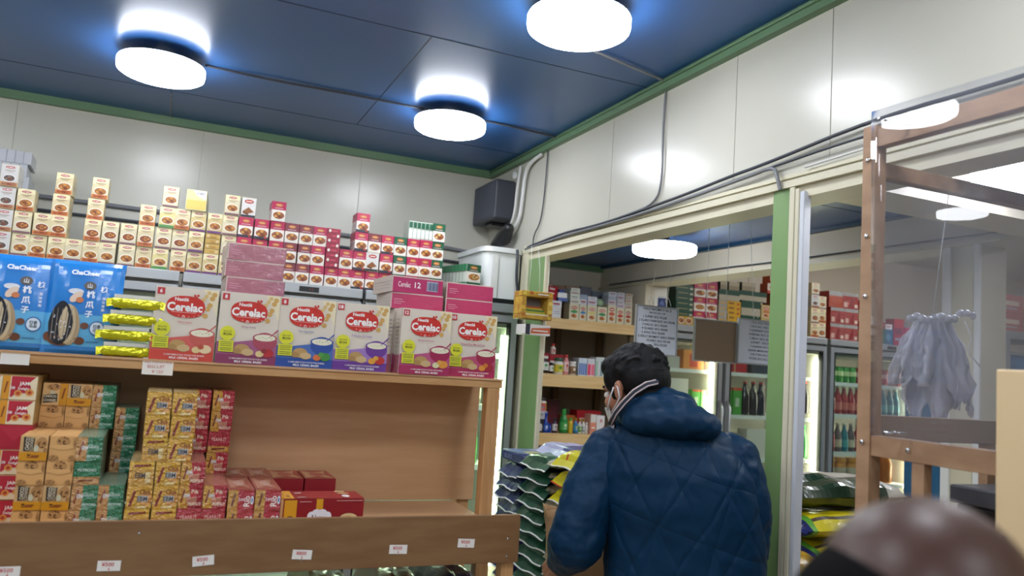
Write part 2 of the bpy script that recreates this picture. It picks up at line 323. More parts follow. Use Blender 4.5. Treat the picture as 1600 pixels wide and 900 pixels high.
# grey speaker box, black bag, white utility cabinet in the corner
r = empty('wall_speaker', (1.62, 4.13, 2.43), 0, 'dark grey box mounted high on the wall in the corner', 'speaker')
bevel(MB().box(-.055, .068, -.165, .17, .02, .245, DKG).obj('housing', r), .01)
MB().box(-.0562, -.055, -.15, .155, .035, .23, M('grille_cloth', '#4b4f59', .8, bump=.4, bs=300)).obj('grille', r)
MB().box(-.02, .068, -.05, .05, 0, .02, BLK).obj('bracket', r)
b = MB(); b.limb([(0, 0, .03), (.01, -.09, .06), (0, -.18, .10)], [.03, .045, .03], BLK); b.limb([(0, .05, .015), (0, .14, .02)], [.012, .009], BLK)
o = b.obj('black_bag', None, (1.62, 4.05, 2.285)); m = o.modifiers.new('r', 'REMESH'); m.mode = 'VOXEL'; m.voxel_size = .008
tag(o, 'small black bag lying on top of the white corner cabinet', 'bag')
def rbox(b, x0, x1, y0, y1, z0, z1, mat, r=.05, n=6, smooth=True):
    pts = []
    for cx, cy, a0 in ((x1-r, y1-r, 0), (x0+r, y1-r, 90), (x0+r, y0+r, 180), (x1-r, y0+r, 270)):
        for k in range(n+1): a = radians(a0+90*k/n); pts.append((cx+r*cos(a), cy+r*sin(a)))
    N = len(pts); vs = [(p[0], p[1], z) for z in (z0, z1) for p in pts]
    b.add(vs, [(k, (k+1) % N, N+(k+1) % N, N+k) for k in range(N)], mat, smooth); b.add(vs, [tuple(range(N))[::-1], tuple(range(N, 2*N))], mat)
    return b
r = empty('utility_cabinet', (1.565, 3.98, 1.96), 0, 'white rounded utility cabinet standing on the cooler in the corner', 'cabinet')
bx = MB(); rbox(bx, -.115, .105, -.22, .22, .0, .27, WHT, .05); bx.obj('body', r)
bx = MB(); rbox(bx, -.125, .11, -.235, .235, .272, .298, WHT, .06); bevel(bx.obj('lid', r), .004)
MB().box(-.07, -.04, -.232, -.22, .015, .25, WCAB).obj('hinge_strip', r)
tag(MB().box(1.46, 1.68, 3.70, 3.745, 1.962, 1.985, BLK).obj('cooler_vent_strip'), 'black strip on top of the cooler under the white corner cabinet', 'vent strip')

# ------------------------------------------------------------------ coolers
def cooler(name, x0, x1, y, z1, label, group, shelves, strip=STRIPG, strip_sides=(1,), body=SILV, frame=SILV, disp=True, dep=.64, single=True, handle=0):
    r = empty(name, ((x0+x1)/2, y, 0), 0, label, 'cooler', group); w2 = (x1-x0)/2-.002
    b = MB()
    b.box(-w2, -w2+.03, .05, dep, .12, z1, body).box(w2-.03, w2, .05, dep, .12, z1, body).box(-w2+.03, w2-.03, dep-.03, dep, .12, z1, WIN)
    b.box(-w2+.03, w2-.03, .05, dep-.03, .12, .2, body).box(-w2+.03, w2-.03, .05, dep-.03, z1-.12, z1-.02, WIN).box(-w2, w2, .05, dep, z1-.02, z1, body)
    b.box(-w2+.02, w2-.02, .06, dep-.02, 0, .12, BLK)
    b.box(-w2+.03, -w2+.035, .06, dep-.03, .2, z1-.12, WIN).box(w2-.035, w2-.03, .06, dep-.03, .2, z1-.12, WIN)
    b.obj('body', r)
    h = MB().box(-w2, w2, 0, .05, z1-.045, z1, frame); bevel(h.obj('header', r), .003)
    if disp:
        d = MB().box(.10, .19, -.003, 0, z1-.036, z1-.012, BLK)
        d.face((.10, -.003, z1-.036), (.09, 0, 0), (0, 0, .024), (0, -1, 0)).txt('4 0', .6, .5, .45, ink('#7a2b2b')); d.obj('display', r)
    z0d, z1d = .14, z1-.06
    f = MB(); t = .035
    f.box(-w2+.004, w2-.004, .002, .045, z1d-t, z1d, frame).box(-w2+.004, w2-.004, .002, .045, z0d, z0d+t*2, frame)
    f.box(-w2+.004, -w2+.004+t, .002, .045, z0d+t*2, z1d-t, frame).box(w2-.004-t, w2-.004, .002, .045, z0d+t*2, z1d-t, frame)
    f.box(-w2+.004+t, -w2+.012+t, -.001, .04, z0d+t*2, z1d-t, BLK).box(w2-.012-t, w2-.004-t, -.001, .04, z0d+t*2, z1d-t, BLK).box(-w2+.04, w2-.04, -.001, .04, z1d-t-.008, z1d-t, BLK)
    df = f.obj('door_frame', r)
    MB().box(-w2+t, w2-t, .018, .022, z0d+t, z1d-t, GLASS).obj('glass', df)
    hx = -w2+.02 if handle < 0 else w2-.02
    if handle: MB().tube([(hx, -.002, 1.0), (hx, -.035, 1.05), (hx, -.035, 1.45), (hx, -.002, 1.5)], .01, STEEL, 8).obj('handle', df)
    for z in shelves:
        s = MB()
        for k in range(14): yy = .08+k*(dep-.13)/13; s.box(-w2+.038, w2-.038, yy-.003, yy+.003, z-.012, z, WHT)
        s.box(-w2+.038, w2-.038, .07, .085, z-.022, z+.004, WHT); s.obj('shelf', r)
    for sd in strip_sides:
        MB().box(sd*(w2-.055)-.008, sd*(w2-.055)+.008, .052, .066, .25, z1-.16, strip).obj('light_strip', r)
    return r
CS = [.5, .82, 1.13, 1.43, 1.7]
FY = 3.694
cooler('display_cooler', -1.6, -.79, FY, 1.96, 'leftmost silver glass-door cooler on the back wall', 'coolers on the back wall', CS)
cooler('display_cooler', -.79, .012, FY, 1.96, 'silver cooler behind the blue seed bags', 'coolers on the back wall', CS)
cooler('display_cooler', .022, .82, FY, 1.96, 'silver cooler behind the middle baby cereal boxes', 'coolers on the back wall', CS)
cooler('display_cooler', .83, 1.637, FY, 1.96, 'silver cooler at the corner with its lit strip showing beside the rack', 'coolers on the back wall', CS, handle=0)
tag(MB().box(1.642, 1.684, 3.79, 4.33, 0, 1.95, M('dark_brown_board', '#4a3a2a', .7)).obj('filler_board'), 'dark brown board standing between the corner cooler and the wall', 'board')
CT = 2.0; CY = 4.4
cooler('drink_cooler', 2.93+.075, 3.52, CY, CT, 'lit drink cooler behind the man with a handle on the right', 'drink coolers in the store room', CS, STRIP, (1,), handle=1)
cooler('drink_cooler', 3.54, 4.47, CY, CT, 'wide lit drink cooler half hidden behind the near green post', 'drink coolers in the store room', [.45, .78, 1.10, 1.4, 1.7], STRIP, (1,), handle=-1)
cooler('drink_cooler', 4.50, 5.46, CY, CT, 'lit drink cooler with cans and red bottles behind the cage post', 'drink coolers in the store room', [.62, .92, 1.16, 1.44, 1.68], STRIP, (1,))

# ------------------------------------------------------------------ rack of biscuits in the foreground
TZ = 1.605
r = empty('display_rack', (0, 2.2, 0), 0, 'wooden display rack filled with biscuit packs and topped with cereal boxes', 'rack')
bevel(MB().box(-1.1, .935, 0, .02, 1.577, TZ-.006, WOOD).obj('shelf_edge', r), .0015)
MB().box(-1.1, .935, -.004, .34, TZ-.006, TZ, PLY).box(-1.1, .93, .02, .34, 1.58, TZ-.006, PLY).obj('top_shelf', r)
for x, yb in ((.889, .001), (.905, .246), (-1.1, .001), (-1.1, .246)): bevel(MB().box(x, x+.041, yb, yb+.04, 0, 1.577, WOODV).obj('post', r), .002)
MB().box(-1.1, .955, .234, .242, 1.205, 1.575, PLY).obj('back_panel', r)
bevel(MB().box(-1.1, .908, -.25, -.238, 1.128, 1.252, PLYD).obj('front_board', r), .0012)
MB().box(-1.1, .888, -.238, .233, 1.19, 1.202, PLY).obj('tray_shelf', r)
for x, z in ((.874, 1.19), (.874, 1.145), (.338, 1.155), (-.02, 1.225)): MB().ball((x, -.2512, z), (.003, .0012, .003), SCRW, 10, 6).obj('screw', r)
for x in (.866, -1.1): bevel(MB().box(x, x+.036, -.237, -.2, 0, 1.19, WOODV).obj('leg', r), .002)
MB().box(-1.1, .86, -.19, .30, .93, .95, PLY).obj('lower_shelf', r)
MB().box(-1.1, .86, -.19, .30, .35, .37, PLY).obj('lower_shelf', r)

b = MB().box(-.05, .05, -.002, 0, -.07, .07, CARD0); b.face((-.05, -.002, -.07), (.10, 0, 0), (0, 0, .14), (0, -1, 0)).rect(.28, .1, .95, .52, ink('#1c2f6a')).poly([(.38, .18), (.85, .18), (.62, .46)], ink('#5a6aa0')).rect(.3, .56, .9, .6, ink('#b8bcc8'))
tag(b.obj('wall_card', None, (2.95, 4.3595, 2.155)), 'white card with a dark blue square on the wall above the rice price board', 'card')
# ------------------------------------------------------------------ printed packs
def dish(b, u, v, ru, rv, c1='#9c5a2c', c2='#c98a3f', plate='#efece4', sd=0, film=False):
    b.ell(u, v, ru, rv, ink(plate)); b.ell(u, v, ru*.86, rv*.8, ink(c1)); rr = random.Random(sd)
    for k in range(7):
        a = rr.random()*6.28; q = rr.random()*.55; s = .16+.12*rr.random()
        b.ell(u+ru*q*cos(a), v+rv*q*sin(a), ru*s, rv*s*1.1, ink(c2 if k % 2 else '#7c3d20'), 8)
def carton(w, d, h, base, front=None, top=None, right=None, left=None):
    # a printed carton: origin at the bottom of its front face, middle
    b = MB().box(-w/2, w/2, 0, d, 0, h, base)
    if front: b.face((-w/2, 0, 0), (w, 0, 0), (0, 0, h), (0, -1, 0)); front(b)
    if top: b.face((-w/2, 0, h), (w, 0, 0), (0, d, 0), (0, 0, 1)); top(b)
    if right: b.face((w/2, 0, 0), (0, d, 0), (0, 0, h), (1, 0, 0)); right(b)
    if left: b.face((-w/2, d, 0), (0, -d, 0), (0, 0, h), (-1, 0, 0)); left(b)
    return b
OFFW = ink('#e6dfcc'); CRM = ink('#dcc98f'); 
def f_spice(kind, sd=0):
    def f(b):
        if kind in 'acguwm':
            bg = {'a': '#d9caa0', 'c': '#d9cfae', 'g': '#dccf8e', 'u': '#d2be86', 'w': '#cfcdc9', 'm': '#dcd9d6'}[kind]
            b.rect(.02, .02, .98, .98, ink(bg))
            if kind not in 'wm': b.poly([(.02, .98), (.98, .98), (.98, .8), (.02, .68)], ink('#eadfb4'))
            if kind != 'm':
                b.ell(.5, .87, .27, .055, ink('#b2322a')); b.txt('AHMED', .5, .87, .055, TXW, maxw=.44)
                b.rect(.2, .72, .8, .74, ink('#8a6248')); b.rect(.32, .66, .68, .675, ink('#8a6a50'))
            else:
                b.ell(.5, .8, .32, .1, ink('#a8552c')); b.ell(.5, .8, .27, .07, ink('#c2322a')); b.rect(.3, .78, .7, .82, TXW)
                b.poly([(.12, .3), (.5, .52), (.88, .3), (.5, .2)], ink('#8f5a33')); b.poly([(.12, .3), (.5, .2), (.5, .12), (.12, .2)], ink('#70401f'))
            if kind == 'w': dish(b, .5, .38, .36, .17, '#5a4a42', '#7b6a5c', '#e8e6e2', sd)
            elif kind != 'm': dish(b, .52, .36, .42, .2, '#8a4a26' if sd % 2 else '#a3692f', '#c98a45', '#efe8d6', sd)
            if kind in 'aw': b.rect(.02, .02, .98, .2, ink('#c8793f' if kind == 'a' else '#b8865a')); b.txt('AHMED', .5, .11, .12, ink('#7c2416'), maxw=.8, off=.02)
            if kind == 'g': b.rect(.02, .02, .98, .14, ink('#4f8a4a'))
            if kind == 'u': b.rect(.02, .02, .98, .12, ink('#6c3a72'))
            if kind == 'c': b.rect(.02, .02, .98, .1, ink('#7b5560'))
            if kind == 'm': b.rect(.02, .02, .98, .13, ink('#34323c'))
        else:
            top = {'p': '#b32450', 'd': '#bb2a55', 'b': '#7f3440', 'n': '#1f5a40'}[kind]
            b.rect(.01, .01, .99, .99, ink('#e9e3d8')); b.rect(0, .58, 1, 1, ink(top))
            b.ell(.5, .82, .26, .085, ink('#c9903c')); b.ell(.5, .82, .22, .06, ink('#b3322a')); b.rect(.34, .8, .66, .84, ink('#f4d690'))
            b.rect(.2, .645, .8, .675, ink('#e0b8c0'))
            dish(b, .52, .3, .47, .23, '#b5763a' if sd % 2 else '#9a5a33', '#d9a04d' if kind != 'n' else '#d8c27e', '#f3efe6', sd)
            if kind == 'd': b.rect(0, 0, 1, .13, ink('#32323e')); b.ell(.8, .1, .1, .06, ink('#b8402c'))
    return f
SPW, SPH, SPD = .0635, .0925, .10
_SP = {}
def spice(kind, sd):
    k = (kind, sd % 3)
    if k not in _SP:
        base = {'a': '#c9b98c', 'c': '#cfc29a', 'g': '#c9c08c', 'u': '#c7b583', 'w': '#b3b2b0', 'm': '#c9c6c2', 'p': '#d8c9c0', 'd': '#cdbfba', 'b': '#c4b0a6', 'n': '#c6c8b2'}[kind]
        def side(b):
            b.rect(.02, .02, .98, .98, ink(base))
            if kind in 'pdbn': b.rect(0, .58, 1, 1, ink({'p': '#9a2446', 'd': '#9a2446', 'b': '#6f303a', 'n': '#205440'}[kind]))
            for v in (.3, .36, .42): b.rect(.2, v, .8, v+.02, ink('#8b7f72'))
        top = {'p': '#a82a50', 'd': '#a82a50', 'b': '#7f3440', 'n': '#1f5a40'}.get(kind, '#dccfa6')
        _SP[k] = carton(SPW, SPD, SPH, ink(top), f_spice(kind, sd % 3), None, side, side).mesh('spice_box')
    return _SP[k]
LOOK = {'a': 'cream spice box with orange band', 'c': 'cream spice box with brown dish', 'g': 'cream and green spice box', 'u': 'yellow spice box with purple base',
        'w': 'grey and white spice box', 'm': 'pale dessert box with black base', 'p': 'magenta and white recipe box', 'd': 'magenta recipe box with black base',
        'b': 'maroon and white recipe box', 'n': 'dark green and white recipe box'}
def side_stack_mesh(w, d, h, n, c1, c2, c3='#e8e0d8'):
    # one film-wrapped block of thin packets seen from their narrow side
    b = MB().box(-w/2, w/2, 0, d, 0, h, ink(c1)); b.face((-w/2, 0, 0), (w, 0, 0), (0, 0, h), (0, -1, 0))
    for k in range(n):
        v = k/n; b.rect(.0, v, 1, v+.06/n, ink('#4a3a30')); b.ell(.18 if k % 2 else .82, v+.5/n, .1, .32/n, ink(c3)); b.rect(.35, v+.3/n, .75 if k % 2 else .65, v+.6/n, ink(c2))
    return b
YF = 3.74; Z0 = 1.962
COLS = [(-.702, 'wwww'), (-.636, 'cca'), (-.571, 'aa'), (-.508, 'aaaa'), (-.444, 'c'), (-.381, 'aaaa'), (-.314, 'cc'), (-.243, 'cc'), (-.176, 'aaa'), (-.107, 'gcgc'), (-.038, 'aca'),
        (.032, 'uuu'), (.099, 'uyu'), (.165, 'uccc'), (.235, 'dddm'), (.303, 'ddd'), (.370, 'pppp'), (.437, 'bbb'), (.503, 'bbb'), (.569, 'ppp'), (.635, 'pXX'), (.700, 'pp'),
        (.765, 'dddd'), (.830, 'dmb'), (.896, 'ddd'), (.962, 'nnn'), (1.029, 'ppp'), (1.094, 'ppp'), (1.154, 'nnnn')]
mX = side_stack_mesh(.062, SPD, SPH, 4, '#a3203f', '#c8455c').mesh('spice_box_stack')
mYs = side_stack_mesh(.062, SPD, SPH, 4, '#c9a65a', '#b58a3c', '#d8c08a').mesh('spice_box_stack')
for ci, (x, s) in enumerate(COLS):
    n = len(s); sd = ci*3
    for k, ch in enumerate(s):
        jx = RND.uniform(-.003, .003)+(.012 if (ci == 5 and k == 3) else 0)+(.006*k if ci in (2, 9) else 0); fy = YF+RND.uniform(-.004, .004)+(.02 if (ci in (3, 5) and k > 1) else 0)
        z = Z0+k*(SPH+.0004)
        if ch in 'Xy':
            me = mX if ch == 'X' else mYs; nm = 'spice_box_bundle'; lk = 'magenta bundle of sideways packets' if ch == 'X' else 'yellow bundle of sideways packets'
        else: me = spice(ch, sd+(k if ch in 'ac' else 0)); nm = 'spice_box'; lk = LOOK[ch]
        o = link(nm, me, None, (x+SPW/2+jx, fy, z), RND.uniform(-.03, .03))
        tag(o, f'{lk}, {top_word(n-1-k)} in {nth(ci)} stack from left on back coolers', 'spice box', 'spice and recipe boxes on the back coolers')
def stripes(n, c):
    def f(b):
        for k in range(n): b.rect(k/n, 0, (k+.12)/n, 1, ink(c))
    return f
m = carton(.085, .30, .092, ink('#d8cf9c'), lambda b: (b.rect(.03, .05, .97, .95, ink('#d9cd92')), b.rect(.03, .05, .97, .5, ink('#d9bf62')), b.poly([(.3, .98), (.97, .98), (.97, .55), (.55, .7)], ink('#e6e4de')), b.txt('AHMED', .7, .84, .1, ink('#3b3a6a'), maxw=.4)), None, stripes(9, '#8c8466'), stripes(9, '#a59c78'))
tag(m.obj('spice_box_bundle', None, (.045, YF-.01, Z0+3*.0929), -.06), 'long yellow and clear bundle of packets lying on top of the stacks left of centre', 'bundle')
def fn2(b):
    for k in range(6): b.rect(k/6, 0, (k+.1)/6, 1, ink('#8aa090')); b.rect((k+.15)/6, .62, (k+.95)/6, .95, ink('#1f5a40')); b.rect((k+.2)/6, .08, (k+.9)/6, .5, ink('#e6e8e8'))
tag(carton(.125, .09, .09, ink('#c8d0c4'), fn2).obj('spice_box_bundle', None, (1.092, YF+.004, Z0+3*.0929)), 'row of green topped thin packets standing on magenta boxes near the corner', 'bundle')
# green boxes in the corner, deep
def fsg(b):
    for k in range(9): b.rect(k/9, 0, (k+.1)/9, 1, ink('#6f8a78')); b.rect((k+.1)/9, .62, (k+1)/9, 1, ink('#2b7a50'))
for k in range(2):
    o = carton(.085, .30, SPH, ink('#cfd4c8'), f_spice('n', k), None, fsg, fsg).obj('spice_box_bundle', None, (1.385, YF-.01, Z0+k*.093), .22)
    tag(o, ('upper' if k else 'lower')+' deep green and white box bundle beside the white corner cabinet', 'bundle')
for k in range(4):
    o = carton(.16, .2, .055, M('grey_shrink_film', '#a9abb0', .35, bump=.4, bs=50, coat=.5), stripes(5, '#8d9097')).obj('shrink_carton', None, (-.735+.012*(k % 2), 3.99, Z0+.26+k*.056), .05)
    tag(o, f'grey film-wrapped carton, {top_word(3-k)} of four behind the leftmost spice boxes', 'carton', 'grey cartons behind the spice boxes')
tag(carton(.15, .2, .26, ink('#9d9c9a'), stripes(3, '#807f7d')).obj('cardboard_box', None, (-.735, 3.99, Z0)), 'plain grey cardboard box carrying the film-wrapped cartons at the far left', 'box')

# ---- biscuits in the tray
def f_jam(b):
    b.rect(.01, .02, .99, .98, ink('#e4d6b6')); b.poly([(.25, .97), (.95, .97), (.3, .12), (.25, .12)], ink('#b5283c')); b.rect(.01, .02, .22, .98, ink('#d9962e'))
    b.ell(.62, .5, .2, .22, ink('#b0243c')); b.txt('JAM', .62, .66, .19, TXW, maxw=.34, off=.02); b.txt('Delight', .62, .46, .13, TXW, maxw=.34, off=.015)
    b.ell(.47, .28, .11, .13, ink('#d9964a')); b.ell(.47, .28, .06, .07, ink('#b3402a')); b.ell(.8, .32, .12, .14, ink('#d9964a')); b.ell(.8, .32, .06, .07, ink('#b3402a'))
    b.txt('EBM', .3, .5, .12, ink('#e8e4e0'), maxw=.14); b.poly([(.07, .3), (.11, .3), (.17, .75), (.12, .75)], ink('#8a4a26'))
def f_plainred(b): b.rect(0, 0, 1, 1, ink('#a81f36')); b.poly([(0, .95), (.5, .35), (1, .95)], ink('#b32a40'))
def chips(b, cu, cv, ru, rv, sd):
    b.ell(cu, cv, ru, rv, ink('#b98a55')); rr = random.Random(sd)
    for k in range(9): a = rr.random()*6.28; q = .8*sqrt(rr.random()); b.ell(cu+ru*q*cos(a), cv+rv*q*sin(a), ru*.14, rv*.14, ink('#5a3418'), 7)
def f_chocback(b):
    b.rect(0, 0, 1, 1, ink('#d9a76a')); chips(b, .5, .78, .26, .22, 1)
    b.poly([(0, .55), (.5, .42), (1, .55), (1, .62), (.75, .66), (.25, .66), (0, .62)], ink('#dcab6e')); chips(b, .94, .75, .06, .22, 2); chips(b, .2, .12, .19, .12, 3); chips(b, .86, .12, .13, .12, 4)
def f_choco(b, rot=0):
    b.rect(0, 0, 1, 1, ink('#dbb27a')); chips(b, .78, .72, .2, .24, 5); chips(b, .93, .42, .07, .12, 6); b.rect(0, 0, 1, .34, ink('#cf8f1c'))
    b.poly([(.14, .38), (.5, .46), (.52, .92), (.12, .96)], ink('#2c2624')); b.txt('CHOCO', .27, .68, .15, ink('#e8dcc0'), rot=pi/2, maxw=.5, off=.02); b.txt('COOKIES', .42, .68, .11, ink('#d8c8a8'), rot=pi/2, maxw=.5, off=.02)
    b.ell(.6, .5, .09, .14, ink('#c9c6a8')); b.rect(.3, .12, .7, .16, ink('#8a4420')); b.rect(.45, .18, .75, .22, ink('#8a4420')); b.rect(.3, .2, .42, .26, ink('#5a3a1c'))
def f_choco2(b):
    b.rect(0, 0, 1, 1, ink('#dbb27a')); b.rect(.68, 0, 1, 1, ink('#cf8f1c')); chips(b, .45, .82, .3, .15, 8); b.rect(.3, .5, .5, .65, ink('#c9c6a8'))
    b.poly([(.06, .1), (.62, .16), (.6, .52), (.05, .46)], ink('#2c2624')); b.txt('CHOCO', .32, .4, .12, ink('#e8dcc0'), maxw=.5, off=.02); b.txt('COOKIES', .32, .22, .12, ink('#e8dcc0'), maxw=.5, off=.02); b.poly([(.78, .3), (.84, .3), (.92, .8), (.86, .8)], ink('#8a4420'))
def wr(h): return ink(h, wrap=True)
def f_green(b):
    b.rect(0, 0, 1, 1, wr('#c8955a')); b.poly([(.42, 0), (1, 0), (1, 1), (.42, 1)], wr('#1f7a52')); b.poly([(.42, 0), (.7, 0), (.42, .45)], wr('#6aa389')); b.poly([(.1, .25), (.16, .25), (.3, .8), (.22, .8)], wr('#8a3a22'))
    b.txt('EBM', .33, .55, .17, ink('#e6e6e2'), maxw=.24, off=.02); b.txt('Gluco', .66, .62, .17, ink('#cfe6dc'), maxw=.4); b.txt('PISTACHIO', .7, .2, .1, ink('#d8ece4'), maxw=.5)
def f_green2(b):
    b.rect(0, 0, 1, 1, wr('#1f7a52')); b.rect(0, 0, 1, .34, wr('#c8955a')); b.poly([(.2, .12), (.75, .18), (.75, .24), (.2, .2)], wr('#7c3a22')); b.txt('PISTACHIO', .5, .62, .12, ink('#d8ece4'), maxw=.7)
def f_click(b):
    b.rect(0, 0, 1, 1, wr('#d9a83c')); b.ell(.75, .4, .28, .3, wr('#d69a4e')); b.poly([(.08, .1), (.2, .1), (.36, .75), (.26, .78)], wr('#8a3020')); b.txt('Click', .72, .72, .2, ink('#7a2a20'), maxw=.46, off=.012); b.rect(.42, .3, .85, .55, ink('#bdbdb4')); b.txt('EBM', .62, .42, .2, ink('#3a3a4a'), maxw=.4, off=.02); b.rect(.36, .03, .8, .12, wr('#e8cf8a'))
def f_click2(b):
    b.rect(0, 0, 1, 1, wr('#d4a24a')); b.rect(0, .66, 1, 1, wr('#d9ad3a')); b.poly([(.15, .74), (.85, .8), (.85, .88), (.2, .86)], wr('#8a3020')); b.txt('EBM', .45, .4, .24, ink('#4a4a52'), maxw=.4, off=.02); b.rect(.66, .1, .85, .55, wr('#e2cb90'))
def f_pea(b):
    b.rect(0, 0, 1, 1, wr('#b02636')); b.poly([(0, 0), (.4, 0), (.5, .5), (.4, 1), (0, 1)], wr('#cf9a3c')); b.poly([(.1, .25), (.16, .25), (.28, .8), (.2, .8)], wr('#7c2a1c')); b.ell(.56, .4, .22, .3, wr('#c98a72')); b.ell(.62, .62, .16, .16, wr('#c2363f'))
    b.txt('EBM', .36, .55, .15, ink('#e6e6e2'), maxw=.24, off=.02); b.txt('PEANUT', .7, .18, .14, ink('#f0dcc4'), maxw=.55, off=.015); b.txt('Pik', .68, .72, .18, ink('#f0dcc4'), maxw=.3)
def f_pea2(b):
    b.rect(0, 0, 1, 1, wr('#b02a38')); b.rect(0, 0, 1, .3, wr('#c89440')); b.poly([(.2, .1), (.8, .16), (.8, .22), (.2, .18)], wr('#7c2a1c')); b.txt('PEANUT', .5, .62, .16, ink('#e8b8b0'), maxw=.7)
def f_redc(b):
    b.rect(0, 0, 1, 1, wr('#b52a3a')); b.rect(0, 0, .38, 1, wr('#c99a48')); b.poly([(.12, .2), (.2, .2), (.3, .85), (.22, .85)], wr('#6a2a1c')); b.txt('Super', .55, .55, .2, ink('#f2e6e2'), rot=.1, maxw=.3); b.txt('Rio', .72, .45, .3, ink('#f2e6e2'), rot=pi/2, maxw=.6, off=.02); b.ell(.92, .5, .06, .22, ink('#e4e8f0')); b.ell(.92, .5, .03, .12, ink('#5a78b0'))
def t_redc(b): b.rect(0, 0, 1, 1, wr('#b0493f')); b.poly([(.1, .1), (.5, .3), (.9, .1), (.7, .5), (.9, .9), (.4, .7), (.1, .9)], wr('#c98a70')); b.ell(.5, .5, .2, .2, wr('#d8a898'))
CW, CH = .0548, .0543
BD = .20
def bm(front, base, top=None, w=CW, h=CH, d=BD, nm='biscuit_pack'):
    return carton(w-.0008, d, h, base, front, top, None, None).mesh(nm)
BM = {'C': bm(f_choco, ink('#c99a60')), 'D': bm(f_choco2, ink('#c99a60')), 'B': bm(f_chocback, ink('#d2a268')), 'G': bm(f_green, wr('#7f9a7c')), 'H': bm(f_green2, wr('#7f9a7c')),
      'K': bm(f_click, wr('#c4a468')), 'L': bm(f_click2, wr('#c4a468')), 'N': bm(f_pea, wr('#b8705c')), 'O': bm(f_pea2, wr('#b8705c')),
      'J': bm(f_jam, ink('#a98a52'), None, .0725, .0573), 'R': bm(f_plainred, ink('#a02034'), None, .0725, .0573), 'S': bm(f_redc, wr('#b04a48'), t_redc, .0625, .0485)}
BL = {'C': 'cookie box with upright lettering', 'D': 'cookie box with level lettering', 'B': 'tan cookie box without lettering', 'G': 'green and orange biscuit pack', 'H': 'green biscuit pack with orange base',
      'K': 'yellow biscuit pack', 'L': 'yellow biscuit pack turned sideways', 'N': 'red yellow peanut pack', 'O': 'red peanut pack turned sideways',
      'J': 'red and cream jam biscuit box', 'R': 'plain red end of a biscuit box', 'S': 'film-wrapped red carton'}
BG = {'C': 'chocolate cookie boxes', 'D': 'chocolate cookie boxes', 'B': 'chocolate cookie boxes', 'G': 'green biscuit packs', 'H': 'green biscuit packs', 'K': 'yellow biscuit packs', 'L': 'yellow biscuit packs', 'N': 'peanut biscuit packs', 'O': 'peanut biscuit packs', 'J': 'jam biscuit boxes', 'R': 'jam biscuit boxes', 'S': 'red cartons'}
def bstack(x, y, z, s, h, w, where):
    for k, ch in enumerate(s):
        o = link('biscuit_pack' if ch != 'S' else 'red_carton', BM[ch], None, (x+w/2+RND.uniform(-.0012, .0012), y+RND.uniform(-.002, .003), z+k*(h+.0003)), RND.uniform(-.012, .012)); o.scale.y = .84 if y > 2.2 else 1
        tag(o, f'{BL[ch]}, {top_word(len(s)-1-k)} of {where}', 'biscuit pack' if ch != 'S' else 'carton', BG[ch]+' in the rack')
Z1 = 1.2025
bstack(-.423, 2.17, Z1, 'JJJJJJ', .0573, .0725, 'the stack cut by the left edge')
bstack(-.3495, 2.17, Z1, 'JJJRJJ', .0573, .0725, 'the jam stack at the left')
bstack(-.283, 2.06, Z1, 'BCBC', CH, CW, 'the front cookie stack at the left')
bstack(-.2275, 2.06, Z1, 'BCBB', CH, CW, 'the second front cookie stack')
bstack(-.172, 2.06, Z1, 'GGHG', CH, CW, 'the front stack beside the cookies')
bstack(-.1165, 2.06, Z1, 'GG', CH, CW, 'the low front stack of green packs')
bstack(-.277, 2.255, Z1+4*.0546, 'BD', CH, CW, 'the pair behind the left cookie stack')
bstack(-.2215, 2.255, Z1+4*.0546, 'BC', CH, CW, 'the pair behind the second cookie stack')
bstack(-.166, 2.255, Z1+4*.0546, 'GG', CH, CW, 'the green pair behind the cookies')
bstack(-.109, 2.255, Z1+2*.0546, 'GGG', CH, CW, 'the three behind the low green stack')
bstack(-.0575, 2.06, Z1, 'LKL', CH, CW, 'the low yellow front stack')
bstack(-.0015, 2.06, Z1, 'LKK', CH, CW, 'the second low yellow front stack')
bstack(-.036, 2.072, Z1+3*.0546, 'LKK', CH, CW, 'the upper yellow stack at its left')
bstack(.0205, 2.072, Z1+3*.0546, 'KKK', CH, CW, 'the upper yellow stack at its right')
bstack(.055, 2.06, Z1, 'ON', CH, CW, 'the red pair beside the yellow packs')
BM['P'] = BM['N']; BL['P'] = BL['N']; BG['P'] = BG['N']
tag(link('biscuit_pack', BM['N'], None, (.055+CW/2, 2.062, Z1+2*.0546)), 'red and yellow peanut biscuit pack resting on the red pair beside the yellow packs', 'biscuit pack', BG['N']+' in the rack')
bstack(.062, 2.255, Z1+3*.0546, 'NNN', CH, CW, 'the red three peeking out behind the yellow packs')
bstack(.1105, 2.06, Z1, 'ON', CH, CW, 'the low red front stack')
bstack(.1195, 2.255, Z1+2*.0546, 'NNONN'[1:], CH, CW, 'the tall red stack at the right')
bstack(.167, 2.06, Z1, 'SS', .0485, .0625, 'the pair of red cartons right of the peanut packs')
bstack(.2305, 2.06, Z1, 'SS', .0485, .0625, 'the pair of red cartons beside the long maroon box')
bstack(.170, 2.263, Z1, 'SS', .0485, .0625, 'the back pair of red cartons near the peanut packs')
bstack(.2340, 2.263, Z1, 'SS', .0485, .0625, 'the second back pair of red cartons')
def t_red2(b): b.rect(0, 0, 1, 1, ink('#a83a30')); b.poly([(.05, .1), (.5, .3), (.95, .05), (.75, .5), (.9, .95), (.4, .7), (.1, .9)], ink('#d0a078')); b.ell(.5, .5, .25, .2, ink('#b85548'))
